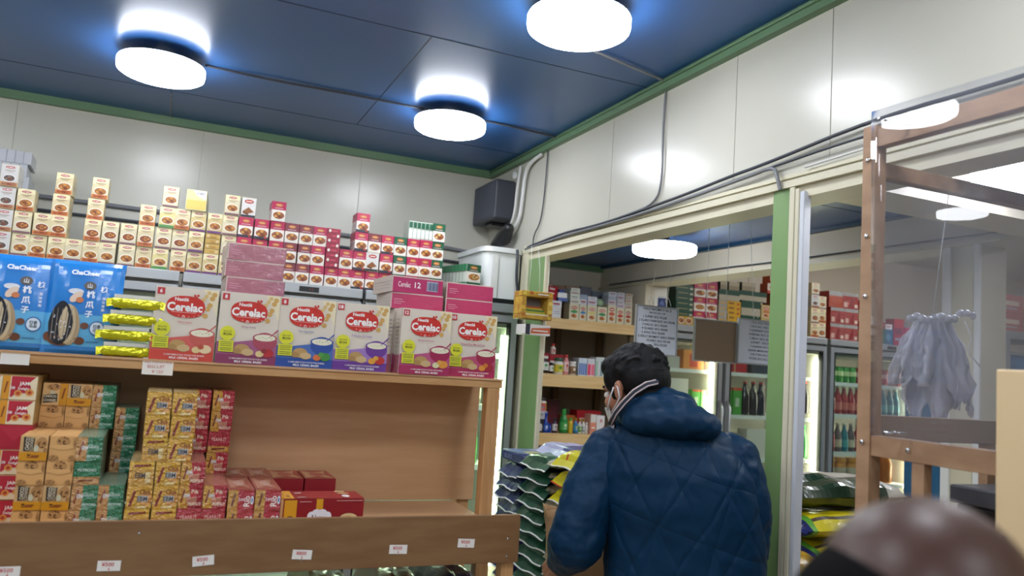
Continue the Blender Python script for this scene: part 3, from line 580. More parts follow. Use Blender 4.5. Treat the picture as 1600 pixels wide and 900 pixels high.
for i, x in enumerate((.335, .425)):
    o = carton(.086, .155, .092, ink('#8f1f28'), None, t_red2).obj('red_carton', None, (x+.003, 2.27, Z1), 0)
    tag(o, 'flat red box with cream pattern lying behind the long maroon box, '+('left one' if i == 0 else 'right one'), 'carton', 'flat red boxes at the back of the tray')
def f_nan(b):
    M1 = ink('#8a1c24'); b.rect(0, 0, 1, 1, M1); b.rect(.0, 0, .03, 1, ink('#c99a6a')); b.rect(.045, 0, .19, .96, ink('#d69a24')); b.ell(.12, .32, .05, .12, ink('#6a4a34')); b.rect(.42, .5, .5, 1, ink('#d69a24'))
    for u, v, r_ in ((.37, .42, .05), (.43, .5, .06), (.5, .5, .06), (.56, .42, .05), (.46, .36, .13)): b.ell(u, v, r_, .16, ink('#e2e2ea'))
    b.txt('Naree', .46, .38, .2, ink('#2a2a44'), maxw=.17); b.ell(.82, .3, .12, .22, ink('#d6bd8c')); b.ell(.82, .34, .07, .08, ink('#b98f5a')); b.rect(.22, .9, .36, .92, ink('#d8a8a0')); b.rect(.66, .93, .98, .95, ink('#d8a8a0'))
def t_nan(b):
    b.rect(0, 0, 1, 1, ink('#8f2229')); b.rect(0, 0, .16, 1, ink('#d69a3a')); b.ell(.04, .6, .02, .1, ink('#7a5a24')); b.ell(.1, .3, .02, .1, ink('#7a5a24')); b.ell(.8, .3, .05, .16, ink('#e8dcd8')); b.ell(.8, .65, .08, .1, ink('#c99a6a')); b.rect(.72, .82, .84, .95, ink('#d8b888')); b.rect(.2, .1, .3, .16, ink('#e0c0b8')); b.rect(.2, .6, .28, .7, ink('#e0c0b8'))
tag(carton(.211, .11, .075, ink('#7c1a20'), f_nan, t_nan).obj('biscuit_carton', None, (.4, 2.06, Z1)), 'long maroon biscuit carton with yellow stripes behind the brown front board', 'carton')

# ---- on top of the rack: seed bags, foil packs, cereal
def pillow(b, w, h, t, mat_fn, nx=16, nz=20, wr_=.002, sd=0, seal=.05, xs=.04):
    # upright film bag: front and back skins, sealed at top, bottom and sides; origin bottom middle
    for side in (-1, 1):
        vs = []; 
        for j in range(nz+1):
            for i in range(nx+1):
                u, v = -1+2*i/nx, j/nz; a = max(0, 1-abs(u)**2.6)**.55; q = max(0., 1-abs(2*v-1)**3.)**.5
                th = t/2*a*q+.0006; k = noise.noise(Vector((u*3+sd, v*4, side*3)))*wr_*(1 if a*q > .15 else .3)
                vs.append((u*w/2*(1-.03*q), side*th+k, v*h))
        for j in range(nz):
            for i in range(nx):
                f = (j*(nx+1)+i, j*(nx+1)+i+1, (j+1)*(nx+1)+i+1, (j+1)*(nx+1)+i)
                b.add([vs[q] for q in f], [(0, 1, 2, 3) if side < 0 else (3, 2, 1, 0)], mat_fn(-1+2*(i+.5)/nx, (j+.5)/nz, side), True)
    return b
BB = M('blue_bag_film', '#1f7fd0', .28, var=.1, vs=14, bump=.35, bs=22, coat=.5); BB2 = M('light_blue_bag_film', '#5fb2e0', .28, var=.08, vs=14, bump=.3, bs=22, coat=.5)
def make_seed_bag():
    W_, H_ = .172, .236
    def thick(u, v): a = max(0, 1-abs(u)**2.6)**.55; q = max(0., 1-abs(2*v-1)**3.)**.5; return .022*a*q+.0022
    b = pillow(MB(), W_, H_, .044, lambda u, v, s: BB2 if (s < 0 and v < .42 and v > .1) else BB, 18, 24, .0012)
    r = b.obj('seed_bag')
    g = MB()
    def put(us, vs_, fs, mat, e=.0): g.add([(u*W_/2, -thick(u, v)-.0008-e, v*H_) for u, v in zip(us, vs_)], fs, mat)
    def blob(cu, cv, ru, rv, mat, e=0, n=22, rot=0., fn=None):
        P = []
        for k in range(n):
            a = 2*pi*k/n; x, y = ru*cos(a), rv*sin(a)
            if fn: x, y = fn(x, y)
            P.append((cu+x*cos(rot)-y*sin(rot)*.7, cv+x*sin(rot)*.7+y*cos(rot)))
        put([p[0] for p in P], [p[1] for p in P], [tuple(range(n))], mat, e)
    def tx(s, cu, cv, hg, mat, e=.002, maxw=None, off=.015):
        v, f, wd, ht = textdata(s, off); k = hg*H_/ht
        kx = min(k, maxw*W_/2/wd) if maxw else k
        put([cu+x*kx/(W_/2) for x, y in v], [cv+y*k/H_ for x, y in v], f, mat, e)
    WH = ink('#eef2f6')
    tx('ChaCheer', -.02, .865, .052, WH, maxw=1.25, off=.045)
    blob(.12, .73, .16, .045, ink('#5a5048'), .001); tx('山', .12, .73, .05, WH); tx('核', .5, .70, .07, WH, off=.03); tx('桃', .17, .635, .08, WH, off=.03); tx('瓜', .17, .525, .08, WH, off=.03); tx('子', .17, .425, .07, WH, off=.03)
    tx('原', .52, .60, .03, WH); tx('味', .52, .56, .03, WH); tx('香', .52, .52, .03, WH); tx('脆', .52, .48, .03, WH)
    blob(-.22, .66, .2, .03, ink('#d8dce4'), .001); blob(-.2, .60, .17, .05, ink('#e0c8b4'), .0012, rot=.3); blob(-.1, .57, .1, .03, ink('#c9784a'), .0016)
    blob(.42, .28, .2, .078, ink('#2a5c9a'), .001); blob(.42, .28, .17, .066, ink('#d4e2ee'), .0013); tx('核香', .42, .30, .035, ink('#2a2a30')); tx('瓜品', .42, .26, .035, ink('#2a2a30'))
    for cu, cv, ru, rv in ((-.5, .13, .3, .05), (-.82, .17, .12, .05), (.0, .14, .14, .04), (.1, .30, .11, .035)): blob(cu, cv, ru, rv, ink('#6a4230'), .001)
    egg = lambda x, y: (x*(1-.9*max(0, y)), y)
    blob(-.28, .30, .27, .21, ink('#b09a78'), .0014, rot=-.12, fn=egg); blob(-.34, .31, .22, .21, ink('#c9b694'), .0018, rot=-.08, fn=egg)
    blob(-.52, .32, .32, .23, ink('#22242c'), .0022, rot=.05, fn=egg)
    for k in range(5):
        q = -.74+.1*k; put([q, q+.02, q+.05+.02*(k-2), q+.035+.02*(k-2)], [.14, .14, .47, .47], [(0, 1, 2, 3)], ink('#8d8478'), .0028)
    for k in range(16):
        a, c = RND.uniform(-.75, -.25), RND.uniform(.14, .42); blob(a, c, .022, .007, ink('#dfe3ea'), .003, 6, RND.uniform(-1, 1))
    put([.18, .5, .5, .18], [.13, .13, .137, .137], [(0, 1, 2, 3)], ink('#2a4a7a'), .001)
    g.obj('bag_print', r); return r
sb = make_seed_bag(); lbl = ['blue sunflower seed bag leaning at the right, beside the yellow foil packs', 'blue sunflower seed bag at the left, partly behind its neighbour', 'blue sunflower seed bag mostly outside the left edge']
for i, (x, y, rz) in enumerate([(-.207, 2.236, -.04), (-.349, 2.255, .03), (-.505, 2.27, 0.)]):
    o = sb if i == 0 else copy_tree(sb)
    o.location = (x, y, TZ-.001); o.rotation_euler = (radians(-4), 0, rz); tag(o, lbl[i], 'snack bag', 'blue seed bags on the rack')
YF_ = M('yellow_foil', '#c9c414', .22, .55, var=.3, vs=40, bump=.9, bs=45, coat=.3); YF2 = M('white_pack_card', '#d9d8d0', .5)
def make_foil():
    b = MB(); w_, h_, d_ = .105, .036, .10; vs = []; nx, ny = 14, 10
    b.box(-w_/2, w_/2, .004, d_, h_*.72, h_, YF2).box(-w_/2+.004, w_/2-.004, .012, d_-.01, .002, h_*.72, M('dark_brown_card', '#3a2a1c', .5))
    for i in range(nx+1):
        for j in range(ny+1):
            u = -1+2*i/nx; a = j/ny*pi; zz = h_*.36*(1-cos(a))*1.0; yy = -.012*sin(a)*(1-.2*u*u)+.003
            k = noise.noise(Vector((i*.9, j*.8, 1.3)))*.005; vs.append((u*w_/2*(1.07-.12*abs(cos(a))), yy+k, zz+.001+k*.3))
    b.add(vs, [(i*(ny+1)+j, (i+1)*(ny+1)+j, (i+1)*(ny+1)+j+1, i*(ny+1)+j+1) for i in range(nx) for j in range(ny)], YF_, True)
    for s in (-1, 1): b.add([(s*w_/2, -.004, .006), (s*(w_/2+.014), -.01, .002), (s*(w_/2+.016), -.006, .022), (s*w_/2, -.002, .026)], [(0, 1, 2, 3)], YF_)
    return b.obj('foil_pack')
fp = make_foil()
for k in range(4):
    o = fp if k == 0 else copy_tree(fp); o.location = (-.096+[-.003, -.008, .004, .008][k], 2.205, TZ+k*.0405); o.rotation_euler = (0, 0, [.02, -.05, .03, -.02][k])
    tag(o, f'yellow foil biscuit pack with white top, {top_word(3-k)} of four beside the cereal boxes', 'biscuit pack', 'yellow foil packs on the rack')
def make_cereal(low, mid, num, flav, bowl, food):
    W_, H_, D_ = .153, .189, .058; LO = ink(low, .3)
    def f(b):
        b.rect(0, 0, 1, 1, ink('#ddd3c4', .3))
        b.poly([(.74, 1), (1, 1), (1, .62), (.9, .78)], ink('#e8dcba'))
        for k in range(5): b.ell(.93-.03*k, .93-.075*k+.02*(k % 2), .045, .035, ink('#cfa35a'), 10)
        for k in range(4): b.ell(.84-.04*k, .95-.05*k, .035, .028, ink('#d9b878'), 10)
        b.rect(.03, .885, .145, .975, ink('#c2303a')); b.txt(num, .088, .93, .055, TXW, off=.03)
        b.ell(.49, .735, .305, .15, ink('#c92f27', .3), 36, .8)
        b.txt('Nestlé', .42, .835, .05, TXW, maxw=.26, off=.03); b.txt('Cerelac', .48, .73, .12, TXW, maxw=.56, off=.035)
        b.rect(.28, .655, .66, .66, ink('#ecd0c8'))
        for k in range(10): a = .5-k*.28; b.ell(.52+.30*cos(a), .735+.135*sin(a), .007, .007, TXW, 6)
        b.ell(.47, .595, .022, .02, TXW, 12); b.ell(.47, .595, .014, .012, ink('#c92f27'), 12)
        for u, v in ((.62, .895), (.67, .9), (.645, .87)): b.ell(u, v, .02, .018, ink('#c92f27'), 10)
        b.txt(flav, .5, .52, .032, ink(mid), maxw=.52)
        # coloured lower part, edge rising to the right
        b.poly([(0, 0), (1, 0), (1, .36), (.8, .37), (.5, .33), (.2, .29), (0, .3)], ink(mid, .3)); b.rect(0, 0, 1, .13, LO)
        b.ell(.79, .33, .20, .13, ink(bowl), 26); b.rect(.55, .33, 1, .45, ink('#d8cfc4')) if False else None
        b.ell(.79, .385, .205, .062, ink(bowl), 26); b.ell(.79, .385, .18, .048, ink('#e6e0c8'), 26)
        for k in range(5): b.ell(.7+.05*k, .38+.012*(k % 2), .01, .006, ink('#8aa05a'), 6)
        b.poly([(.86, .39), (.88, .42), (1.0, .52), (1.0, .49)], ink(bowl))
        b.ell(.42, .21, .13, .07, ink('#b8945c'), 16); b.ell(.52, .17, .10, .05, ink('#c9ab7c'), 14); b.ell(.34, .18, .07, .04, ink('#a88450'), 12)
        b.ell(.86, .17, .10, .06, ink(food[0]), 16); b.ell(.72, .155, .07, .045, ink(food[1]), 14); b.ell(.79, .2, .05, .035, ink(food[2]), 12)
        b.ell(.16, .42, .125, .10, ink('#d8d832'), 24); b.txt('RICH IN', .16, .445, .022, ink('#3a4a20'), maxw=.15); b.txt('IRON', .16, .405, .035, ink('#2a3a18'), maxw=.19, off=.02)
        b.rect(.035, .16, .275, .32, ink('#d4d436'))
        for v in (.29, .265, .24, .205, .18): b.rect(.06, v, .25, v+.008, ink('#5a6a28'))
        b.txt('COMPLEMENTARY FOOD FOR BABIES', .54, .075, .022, ink('#e8e0e0'), maxw=.74); b.txt('MILK CEREAL BASED', .54, .035, .03, TXW, maxw=.66, off=.02)
    def sd(b):
        b.rect(0, 0, 1, 1, ink('#c9beb0')); b.rect(0, 0, 1, .28, LO)
        for k in range(8): b.rect(.2, .4+.06*k, .8, .41+.06*k, ink('#94897c'))
    return carton(W_, D_, H_, ink(low, .3), f, None, sd, sd).mesh('cereal_box')
CER = {'o': (make_cereal('#cc4a3e', '#d0605a', '6', 'Wheat Apple', '#c25a52', ('#e2c9a0', '#d8c08a', '#b5503a')), 'orange'), 'v': (make_cereal('#8a3a60', '#a05a80', '8', 'Wheat Honey', '#a8485a', ('#b02c34', '#d8c08a', '#8a2a34')), 'plum'),
       'b': (make_cereal('#2c4f9c', '#4a6cb0', '8', 'Rice Vegetables', '#2c4f9c', ('#3f8a3c', '#d2703a', '#4f9a44')), 'blue'), 'p': (make_cereal('#6a3a92', '#9a78ba', '18', '5 Grains & Fruits', '#6a3a92', ('#b8302c', '#d89a34', '#d9a040')), 'purple'),
       'm': (make_cereal('#a82c5c', '#b85580', '12', 'Multigrain & Fruits', '#a02450', ('#d8903a', '#d8d4a8', '#d8a048')), 'magenta'), 'r': (make_cereal('#a82c58', '#b84e70', '10', 'Wheat-Rice Mixed Fruit', '#a02448', ('#a02a38', '#d8903a', '#c8742c')), 'crimson')}
for kx, x, y, rz in (('o', .030, 2.203, .0), ('v', .188, 2.203, .01), ('b', .340, 2.205, -.01), ('p', .494, 2.206, 0.), ('m', .682, 2.200, .02), ('r', .836, 2.222, -.01)):
    tag(link('cereal_box', CER[kx][0], None, (x, y, TZ), rz), f'baby cereal box with {CER[kx][1]} base standing in the front row on the rack', 'cereal box', 'baby cereal boxes on the rack')
for x, y0, n, lb in ((.195, 2.264, 4, 'plum'), (.676, 2.262, 4, 'magenta'), (.838, 2.284, 3, 'crimson')):
    for k in range(n):
        tag(link('cereal_box', CER[{'plum': 'v', 'magenta': 'm', 'crimson': 'r'}[lb]][0], None, (x+.002*k, y0+k*.0585, TZ), 0), f'baby cereal box with {lb} base, {["second", "third", "fourth", "fifth"][k]} in the file of upright boxes', 'cereal box', 'baby cereal boxes on the rack')
def f_lie(c, film, big=False):
    def f(b):
        b.rect(.0, 0, 1, 1, film); b.rect(0, .93, 1, 1, ink('#d8c4b8')); b.rect(0, 0, .02, 1, ink('#d8c4b8'))
        if big:
            b.txt('Cerelac', .24, .5, .34, ink('#f0d8dc'), maxw=.24, off=.02); b.ell(.24, .52, .16, .42, ink('#b83868')) if False else None
            b.txt('12', .5, .52, .36, TXW, off=.02); b.rect(.68, .22, .9, .82, ink('#c8d0dc'))
            for k in range(9): b.rect(.69+.023*k, .26, .70+.023*k+.004*(k % 3), .78, ink('#4a5a80'))
        else:
            b.rect(.06, .55, .22, .6, ink('#d89aa8')); b.rect(.06, .42, .26, .46, ink('#d89aa8')); b.rect(.06, .3, .2, .34, ink('#d89aa8'))
    return f
FP = M('pink_shrink_film', '#b0707c', .3, var=.15, vs=30, bump=.7, bs=35, coat=.8); FMg = M('magenta_shrink_film', '#c23a68', .3, var=.08, vs=30, bump=.4, bs=35, coat=.6); MG = ink('#b83468', .3)
def ls(b):
    b.rect(0, 0, 1, 1, ink('#b3a79c')); 
    for k in range(3): b.rect(.08, .25+.2*k, .9, .28+.2*k, ink('#978c82'))
for k in range(3):
    o = carton(.156, .19, .0462, ink('#b8a49c'), f_lie(0, FP), None, ls, ls).obj('cereal_box', None, (.196+[.006, -.001, .002][k], 2.272, TZ+.190+k*.0468), [.01, -.02, .02][k])
    tag(o, f'film-wrapped pink cereal box lying flat, {top_word(2-k)} of three above the plum box', 'cereal box', 'pink wrapped cereal boxes lying flat')
for k in range(2):
    o = carton(.162, .19, .0485, ink('#c8b8ae'), f_lie(0, MG if k else FMg, bool(k)), None, ls, ls).obj('cereal_box', None, (.668-.002*k, 2.27, TZ+.190+k*.0492), [-.02, .05][k])
    tag(o, 'magenta cereal box lying flat above the magenta file, '+('upper one with a barcode' if k else 'lower one in film'), 'cereal box', 'magenta cereal boxes lying flat')
    o = carton(.156, .19, .0485, ink('#c8b8ae'), f_lie(0, FMg), None, ls, ls).obj('cereal_box', None, (.842, 2.29, TZ+.190+k*.0492), [.0, .01][k])
    tag(o, 'magenta film-wrapped cereal box lying flat above the crimson file, '+('upper one' if k else 'lower one'), 'cereal box', 'magenta cereal boxes lying flat')
# ---- price cards and shelf sign
CARD = M('white_card', '#e6e2dc', .6, var=.03); REDP = ink('#c4474a'); REDF = ink('#c98a84')
for x, z, rz, s, l in ((-.262, 1.152, .0, '¥500', 'cut by the left edge of the view'), (-.073, 1.157, .02, '¥500', 'second from the left on the front board'), (.119, 1.161, -.08, '¥500', 'tilted, third from the left on the front board'), (.339, 1.167, .06, '¥800', 'reading 800 in the middle of the front board'), (.575, 1.172, .03, '¥500', 'second from the right on the front board'), (.756, 1.182, .05, '¥500', 'rightmost on the front board')):
    b = MB().box(-.023, .023, -.0008, 0, -.011, .011, CARD); b.face((-.023, -.0008, -.011), (.046, 0, 0), (0, 0, .022), (0, -1, 0)).txt(s, .45, .66, .4, REDP, maxw=.6); b.rect(.5, .12, .52, .4, REDP).poly([(.46, .22), (.51, .08), (.56, .22)], REDP)
    o = b.obj('price_card', None, (x, 1.9488, z)); o.rotation_euler = (0, rz, 0); tag(o, 'white price card in red ink '+l, 'price card', 'price cards on the front board')
b = MB().box(-.036, .036, -.001, 0, -.021, .021, CARD); b.face((-.036, -.001, -.021), (.072, 0, 0), (0, 0, .042), (0, -1, 0)).txt('ALL PAKISTANI', .5, .8, .2, REDF, maxw=.9).txt('BISCUIT', .45, .5, .2, REDF, maxw=.6).txt('¥ 150', .5, .2, .2, REDF, maxw=.5)
tag(b.obj('price_card', None, (-.022, 2.1985, 1.586)), 'larger white handwritten price card on the shelf edge below the cereal', 'price card')
b = MB().box(-.03, .03, -.001, 0, -.014, .014, CARD)
tag(b.obj('price_card', None, (-.335, 2.1985, 1.586)), 'blank white card on the shelf edge at the far left', 'price card')
# ------------------------------------------------------------------ wooden rack in the passage
SX0, SX1, SY = 1.86, 2.812, 4.40
r = empty('shelf_rack', (0, SY, 0), 0, 'pine shelf rack stocked with spices, bottles and toiletries behind the far green post', 'rack')
for z0, z1 in ((1.897, 1.963), (1.533, 1.612), (1.17, 1.245), (.70, .77)):
    s = MB().box(SX0, SX1, 0, .022, z0, z1, SHW); bevel(s.obj('shelf_edge', r), .002)
    MB().box(SX0, SX1, .022, .48, z1-.02, z1-.002, SHW).obj('shelf', r)
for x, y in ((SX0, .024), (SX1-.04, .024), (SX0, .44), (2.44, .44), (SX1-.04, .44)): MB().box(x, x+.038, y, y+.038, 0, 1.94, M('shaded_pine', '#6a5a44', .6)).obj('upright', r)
MB().box(SX0, SX1, .482, .49, .3, 1.95, PLYG).obj('back_panel', r)
def pbox(x0, x1, z0, h, base, lab, y=SY+.012, d=.08, front=None, rz=0., name='product_box', cat='box', grp='boxes on the pine shelf rack', left=None, top=None):
    if z0 < 1.9 and x1 < 2.8 and y < 4.75: x0 += .02; x1 += .02
    o = carton(x1-x0-.001, d, h-.0006, ink(base), front, top, None, left).obj(name, None, ((x0+x1)/2, y, z0), rz)
    return tag(o, lab, cat, grp)
def f_two(c1, c2, bg='#d8d2b4'):
    def f(b):
        b.rect(.02, .02, .98, .98, ink(bg))
        b.ell(.5, .74, .34, .1, ink(c1)); b.rect(.25, .72, .75, .76, TXW); b.ell(.5, .5, .36, .1, ink(c2)); dish(b, .5, .24, .36, .16, '#b56a34', '#d9a04d', '#ece6d6', 2)
    return f
def f_band(c, c2='#e6e4e0', t=None):
    def f(b):
        b.rect(.02, .02, .98, .98, ink(c2)); b.rect(.1, .42, .8, .66, ink(c))
        b.rect(.12, .2, .7, .28, ink('#9aa0a8'))
        if t: b.txt(t, .45, .54, .18, TXW, maxw=.6)
    return f
T0 = 1.9632
pbox(2.125, 2.245, T0, .065, '#d6d2c4', 'white box with a brown oval at the left end of the top pine shelf', front=lambda b: (b.rect(.5, .1, .97, .9, ink('#dcdcdc')), b.ell(.26, .5, .2, .34, ink('#a87444')), b.rect(.56, .6, .9, .66, ink('#9aa0a8')), b.rect(.56, .4, .9, .46, ink('#9aa0a8'))))
pbox(2.13, 2.176, T0+.065, .045, '#b0202e', 'small red box on the white box with the brown oval', front=f_band('#8f1620', '#b0202e'))
pbox(2.178, 2.246, T0+.065, .045, '#e0e0e2', 'white box with a red line beside the small red box', front=f_band('#b03038', '#dfe0e4'))
for k in range(3): pbox(2.135+.004*k, 2.21+.004*k, T0+.11+k*.029, .029, '#a8182a', f'red toothpaste carton, {top_word(2-k)} of the three at the left of the top pine shelf', front=lambda b: (b.rect(0, 0, 1, 1, ink('#b01c2c')), b.txt('Dabur', .4, .5, .5, TXW, maxw=.6, off=.03)), rz=.25)
pbox(2.222, 2.285, T0+.11, .022, '#2a4fa0', 'blue flat carton right of the red toothpaste cartons', rz=-.1)
pbox(2.215, 2.28, T0+.132, .032, '#dfe0e0', 'tilted white carton on the blue flat carton', rz=-.12)
pbox(2.225, 2.262, T0+.164, .02, '#28408c', 'little navy carton topping the tilted white carton')
for nm, x0, x1, h, c1, c2 in (('green and yellow', 2.302, 2.372, .103, '#c05a3a', '#4c9a58'), ('blue and white', 2.374, 2.428, .10, '#c04a3a', '#4a86b4'), ('pale yellow', 2.432, 2.503, .103, '#c86a5a', '#d8cc7a'), ('yellow and dark green', 2.507, 2.578, .10, '#c0503a', '#3f8a50'),
                              ('orange red', 2.583, 2.646, .12, '#b8402c', '#cf5a44'), ('bright red', 2.65, 2.708, .105, '#b83428', '#c8402e'), ('dark red', 2.712, 2.768, .105, '#a02c2c', '#b84a3a')):
    pbox(x0, x1, T0, h, '#d2c8a8', f'{nm} spice box standing along the top pine shelf edge', front=f_two(c1, c2), name='spice_box', grp='spice boxes on the pine shelf')
def wstack(x0, x1, z, hs, cols, where, y=SY+.014, d=.09, nm='product_box'):
    for k, h in enumerate(hs):
        pbox(x0+RND.uniform(-.003, .003), x1+RND.uniform(-.003, .003), z, h, cols[k % len(cols)], f'flat carton, {top_word(len(hs)-1-k)} of {where}', y, d, f_band('#a8a8a4' if k % 2 else '#a04a48', cols[k % len(cols)]), RND.uniform(-.08, .08)); z += h
wstack(2.305, 2.375, T0+.103, [.024, .035, .018, .022], ['#d6dacb', '#dfe2d6'], 'the pale green stack on the green and yellow spice box')
wstack(2.377, 2.428, T0+.10, [.038, .028], ['#d8d4dc', '#9fb4cc'], 'the pair on the blue and white spice box')
wstack(2.432, 2.50, T0+.103, [.036, .02], ['#d4d0de', '#e2e2e4'], 'the pair on the pale yellow spice box')
wstack(2.586, 2.645, T0+.12, [.03, .03, .024], ['#c8c2cc', '#b8bccc', '#ccd4de'], 'the leaning pile on the orange red spice box')
wstack(2.65, 2.708, T0+.105, [.022, .03, .03, .02], ['#ccc8d4', '#d0c8d0', '#c8c8d4'], 'the lilac stack on the bright red spice box')
wstack(2.712, 2.768, T0+.105, [.02]*5, ['#d0c4b0', '#c8bca8'], 'the beige stack on the dark red spice box')
b = MB().ball((0, 0, .028), (.03, .03, .028), M('pale_green_plastic', '#a8c49a', .35)); b.box(-.02, .02, -.02, .02, 0, .012, ink('#3a4a44'))
tag(b.obj('round_tub', None, (2.545, SY+.06, T0+.10)), 'small round pale green tub on the yellow and dark green spice box', 'tub')
Y2 = SY+.20
pbox(2.0, 2.12, T0, .17, '#8f7a60', 'brown cardboard box half hidden by the far green post', Y2-.05, .2)
pbox(2.10, 2.19, T0, .20, '#2c4488', 'dark blue carton behind the red toothpaste cartons, lower one', Y2, .12, f_band('#1c2c64', '#2c4488')); pbox(2.11, 2.18, T0+.20, .045, '#24387a', 'dark blue carton behind the red toothpaste cartons, upper one', Y2, .12, f_band('#6a80b8', '#24387a'))
for i, (x0, x1, h, c) in enumerate(((2.20, 2.27, .24, '#a08a78'), (2.275, 2.36, .23, '#8f6a50'), (2.365, 2.47, .235, '#a48870'), (2.475, 2.56, .24, '#6a6a74'), (2.565, 2.65, .22, '#6c7684'), (2.655, 2.735, .20, '#8c93a4'), (2.738, 2.80, .225, '#b0a498'))):
    pbox(x0, x1, T0, h, c, f'tall dull carton, {nth(i)} from the left in the back row of the top pine shelf', Y2, .14, f_band('#8a5a48', c) if i in (1, 2, 6) else f_band('#8a94a4', c), grp='cartons in the back row of the pine shelf')

# bottles
def bottle(prof, body, lab, cat, loc, cap=None, band=None, name='bottle', grp='bottles on the pine shelves', n=20):
    loc = (loc[0]+.02, loc[1]-.02, loc[2]); r_ = MB().lathe(prof, body, n).obj(name, None, loc); tag(r_, lab, cat, grp)
    if cap: r0, z0, z1, m = cap; MB().lathe([(r0*.96, z0), (r0, z0+.002), (r0, z1-.003), (r0*.9, z1)], m, n).obj('cap', r_)
    if band:
        r0, z0, z1, m, t = band; b_ = MB().lathe([(r0+.0006, z0), (r0+.0006, z1)], m, n, cap=False); b_.face((-r0*.6, -r0-.0012, z0), (r0*1.2, 0, 0), (0, 0, z1-z0), (0, -1, 0))
        if t: b_.ell(.5, .6, .3, .2, ink(t[0])); b_.rect(.2, .2, .8, .28, ink(t[1]))
        b_.obj('label', r_)
    return r_
def pr(r, h, sh=.72, nk=.4): return [(r*.92, 0), (r, .004), (r, h*sh*.85), (r*.95, h*sh*.93), (r*.7, h*sh), (r*nk, h*(sh+.05)), (r*nk, h*.97)]
BRG = M('brown_bottle_glass', '#2c1c14', .15, var=.1); GRG = M('green_bottle_glass', '#1f7a34', .12, var=.1); WPL = M('white_plastic', '#dcdad4', .35); BLG = M('blue_bottle_plastic', '#1c3f9c', .25); RDP = M('red_cap_plastic', '#b8281f', .35); PNK = M('pink_bottle_plastic', '#d88a8c', .35); GDP = M('gold_cap_metal', '#b89438', .3, .6); PUR = M('purple_bottle', '#3a1c3a', .25)
M0 = 1.6122; by = SY+.06
bottle(pr(.029, .1, .85, .75), BRG, 'dark brown bottle with white cap at the left end of the middle pine shelf', 'bottle', (2.142, by, M0), (.023, .092, .108, WPL), (.029, .02, .07, WPL, ('#3f8a4a', '#3f8a4a')))
bottle(pr(.016, .075, .8, .6), BRG, 'small dark bottle with white cap beside the brown bottle', 'bottle', (2.193, by, M0), (.012, .07, .082, WPL), (.016, .015, .05, WPL, ('#5a8a4a', '#8a8a5a')))
bottle(pr(.03, .085, .9, .85), WPL, 'white jar with green lid and yellow label on the middle pine shelf', 'jar', (2.243, by, M0), (.029, .082, .102, M('dark_green_lid', '#1f4f34', .4)), (.03, .012, .06, ink('#c9b82c'), ('#3f8a3a', '#e0e0c8')), 'jar')
pbox(2.14, 2.215, M0, .13, '#8f2028', 'red box behind the dark brown bottle on the middle pine shelf', SY+.12, .08, f_band('#d8d0c8', '#8f2028')); pbox(2.218, 2.32, M0, .125, '#a02a30', 'red and white box behind the green lidded jar', SY+.12, .08, f_band('#e0dcd8', '#a02a30'))
bottle(pr(.017, .06, .75, .5), WPL, 'white bottle with red cap standing on the red box above the green lidded jar', 'bottle', (2.243, SY+.15, M0+.125), (.011, .052, .068, RDP), (.017, .008, .036, ink('#d8b0a8'), ('#b8443a', '#b8443a')))
bottle(pr(.019, .115, .82, .55), PNK, 'tall pink bottle with red cap on the middle pine shelf', 'bottle', (2.295, by, M0), (.012, .108, .125, RDP), (.019, .02, .08, ink('#e4c8c4'), ('#b8443a', '#c07a74')))
bottle(pr(.023, .075, .92, .8), WPL, 'short jar with brown picture label on the middle pine shelf', 'jar', (2.345, by, M0), (.021, .07, .085, WPL), (.023, .008, .055, ink('#8a6a4a'), ('#e4dcd0', '#4a2a1c')), 'jar')
def fblu(b): b.rect(0, 0, 1, 1, ink('#c8d4e0')); [b.rect(.08+.24*k, .05, .24+.24*k, .7, ink('#2f5ca8')) or b.poly([(.08+.24*k, .7), (.24+.24*k, .7), (.22+.24*k, .98), (.10+.24*k, .98)], ink('#dcdce0')) for k in range(4)]
def fpnk(b): b.rect(0, 0, 1, 1, ink('#dcd4d8')); b.rect(.05, .05, .46, .68, ink('#d8486c')); b.rect(.54, .05, .95, .68, ink('#e07088')); b.rect(.05, .72, .95, .95, ink('#c8ccd0'))
def ftub(b): b.rect(0, 0, 1, 1, ink('#c4ccc8')); [b.poly([(.05+.25*k, .05), (.24+.25*k, .05), (.22+.25*k, .8), (.07+.25*k, .8)], ink(['#8fb8a0', '#d4d4d8', '#6f8a9a', '#b8c8b4'][k])) for k in range(4)]
pbox(2.372, 2.432, M0, .112, '#b8c4d0', 'pack of blue toothbrushes and tubes on the middle pine shelf', front=fblu); pbox(2.436, 2.49, M0, .112, '#d0c8cc', 'pack of two pink items beside the blue toothbrush pack', front=fpnk)
pbox(2.496, 2.562, M0, .125, '#b8c0bc', 'pack of pale green tubes beside the pink pack', front=ftub); pbox(2.57, 2.64, M0, .12, '#c4c0b8', 'pale carton partly behind the man\'s hair on the middle pine shelf', front=f_band('#8aa0a8'))
L0 = 1.2452
for k, (h, c) in enumerate(((.085, '#2a2a34'), (.05, '#b8b8c0'), (.045, '#c45a54'))): pbox(2.105+.003*k, 2.152+.003*k, L0+[0, .085, .135][k], h, c, ['black box with a white face picture at the left end of the lower pine shelf', 'grey box on the black box with the white face', 'red and white box topping the grey box'][k], front=(lambda b: b.ell(.55, .4, .25, .28, ink('#c8c4c4'))) if k == 0 else f_band('#8a8c98', c))
bottle(pr(.02, .112, .6, .45), BLG, 'blue spray bottle on the lower pine shelf', 'bottle', (2.176, by, L0), (.011, .1, .125, BLG), (.02, .015, .05, ink('#3a66c0'), ('#e0e4f0', '#c8d4f0')))
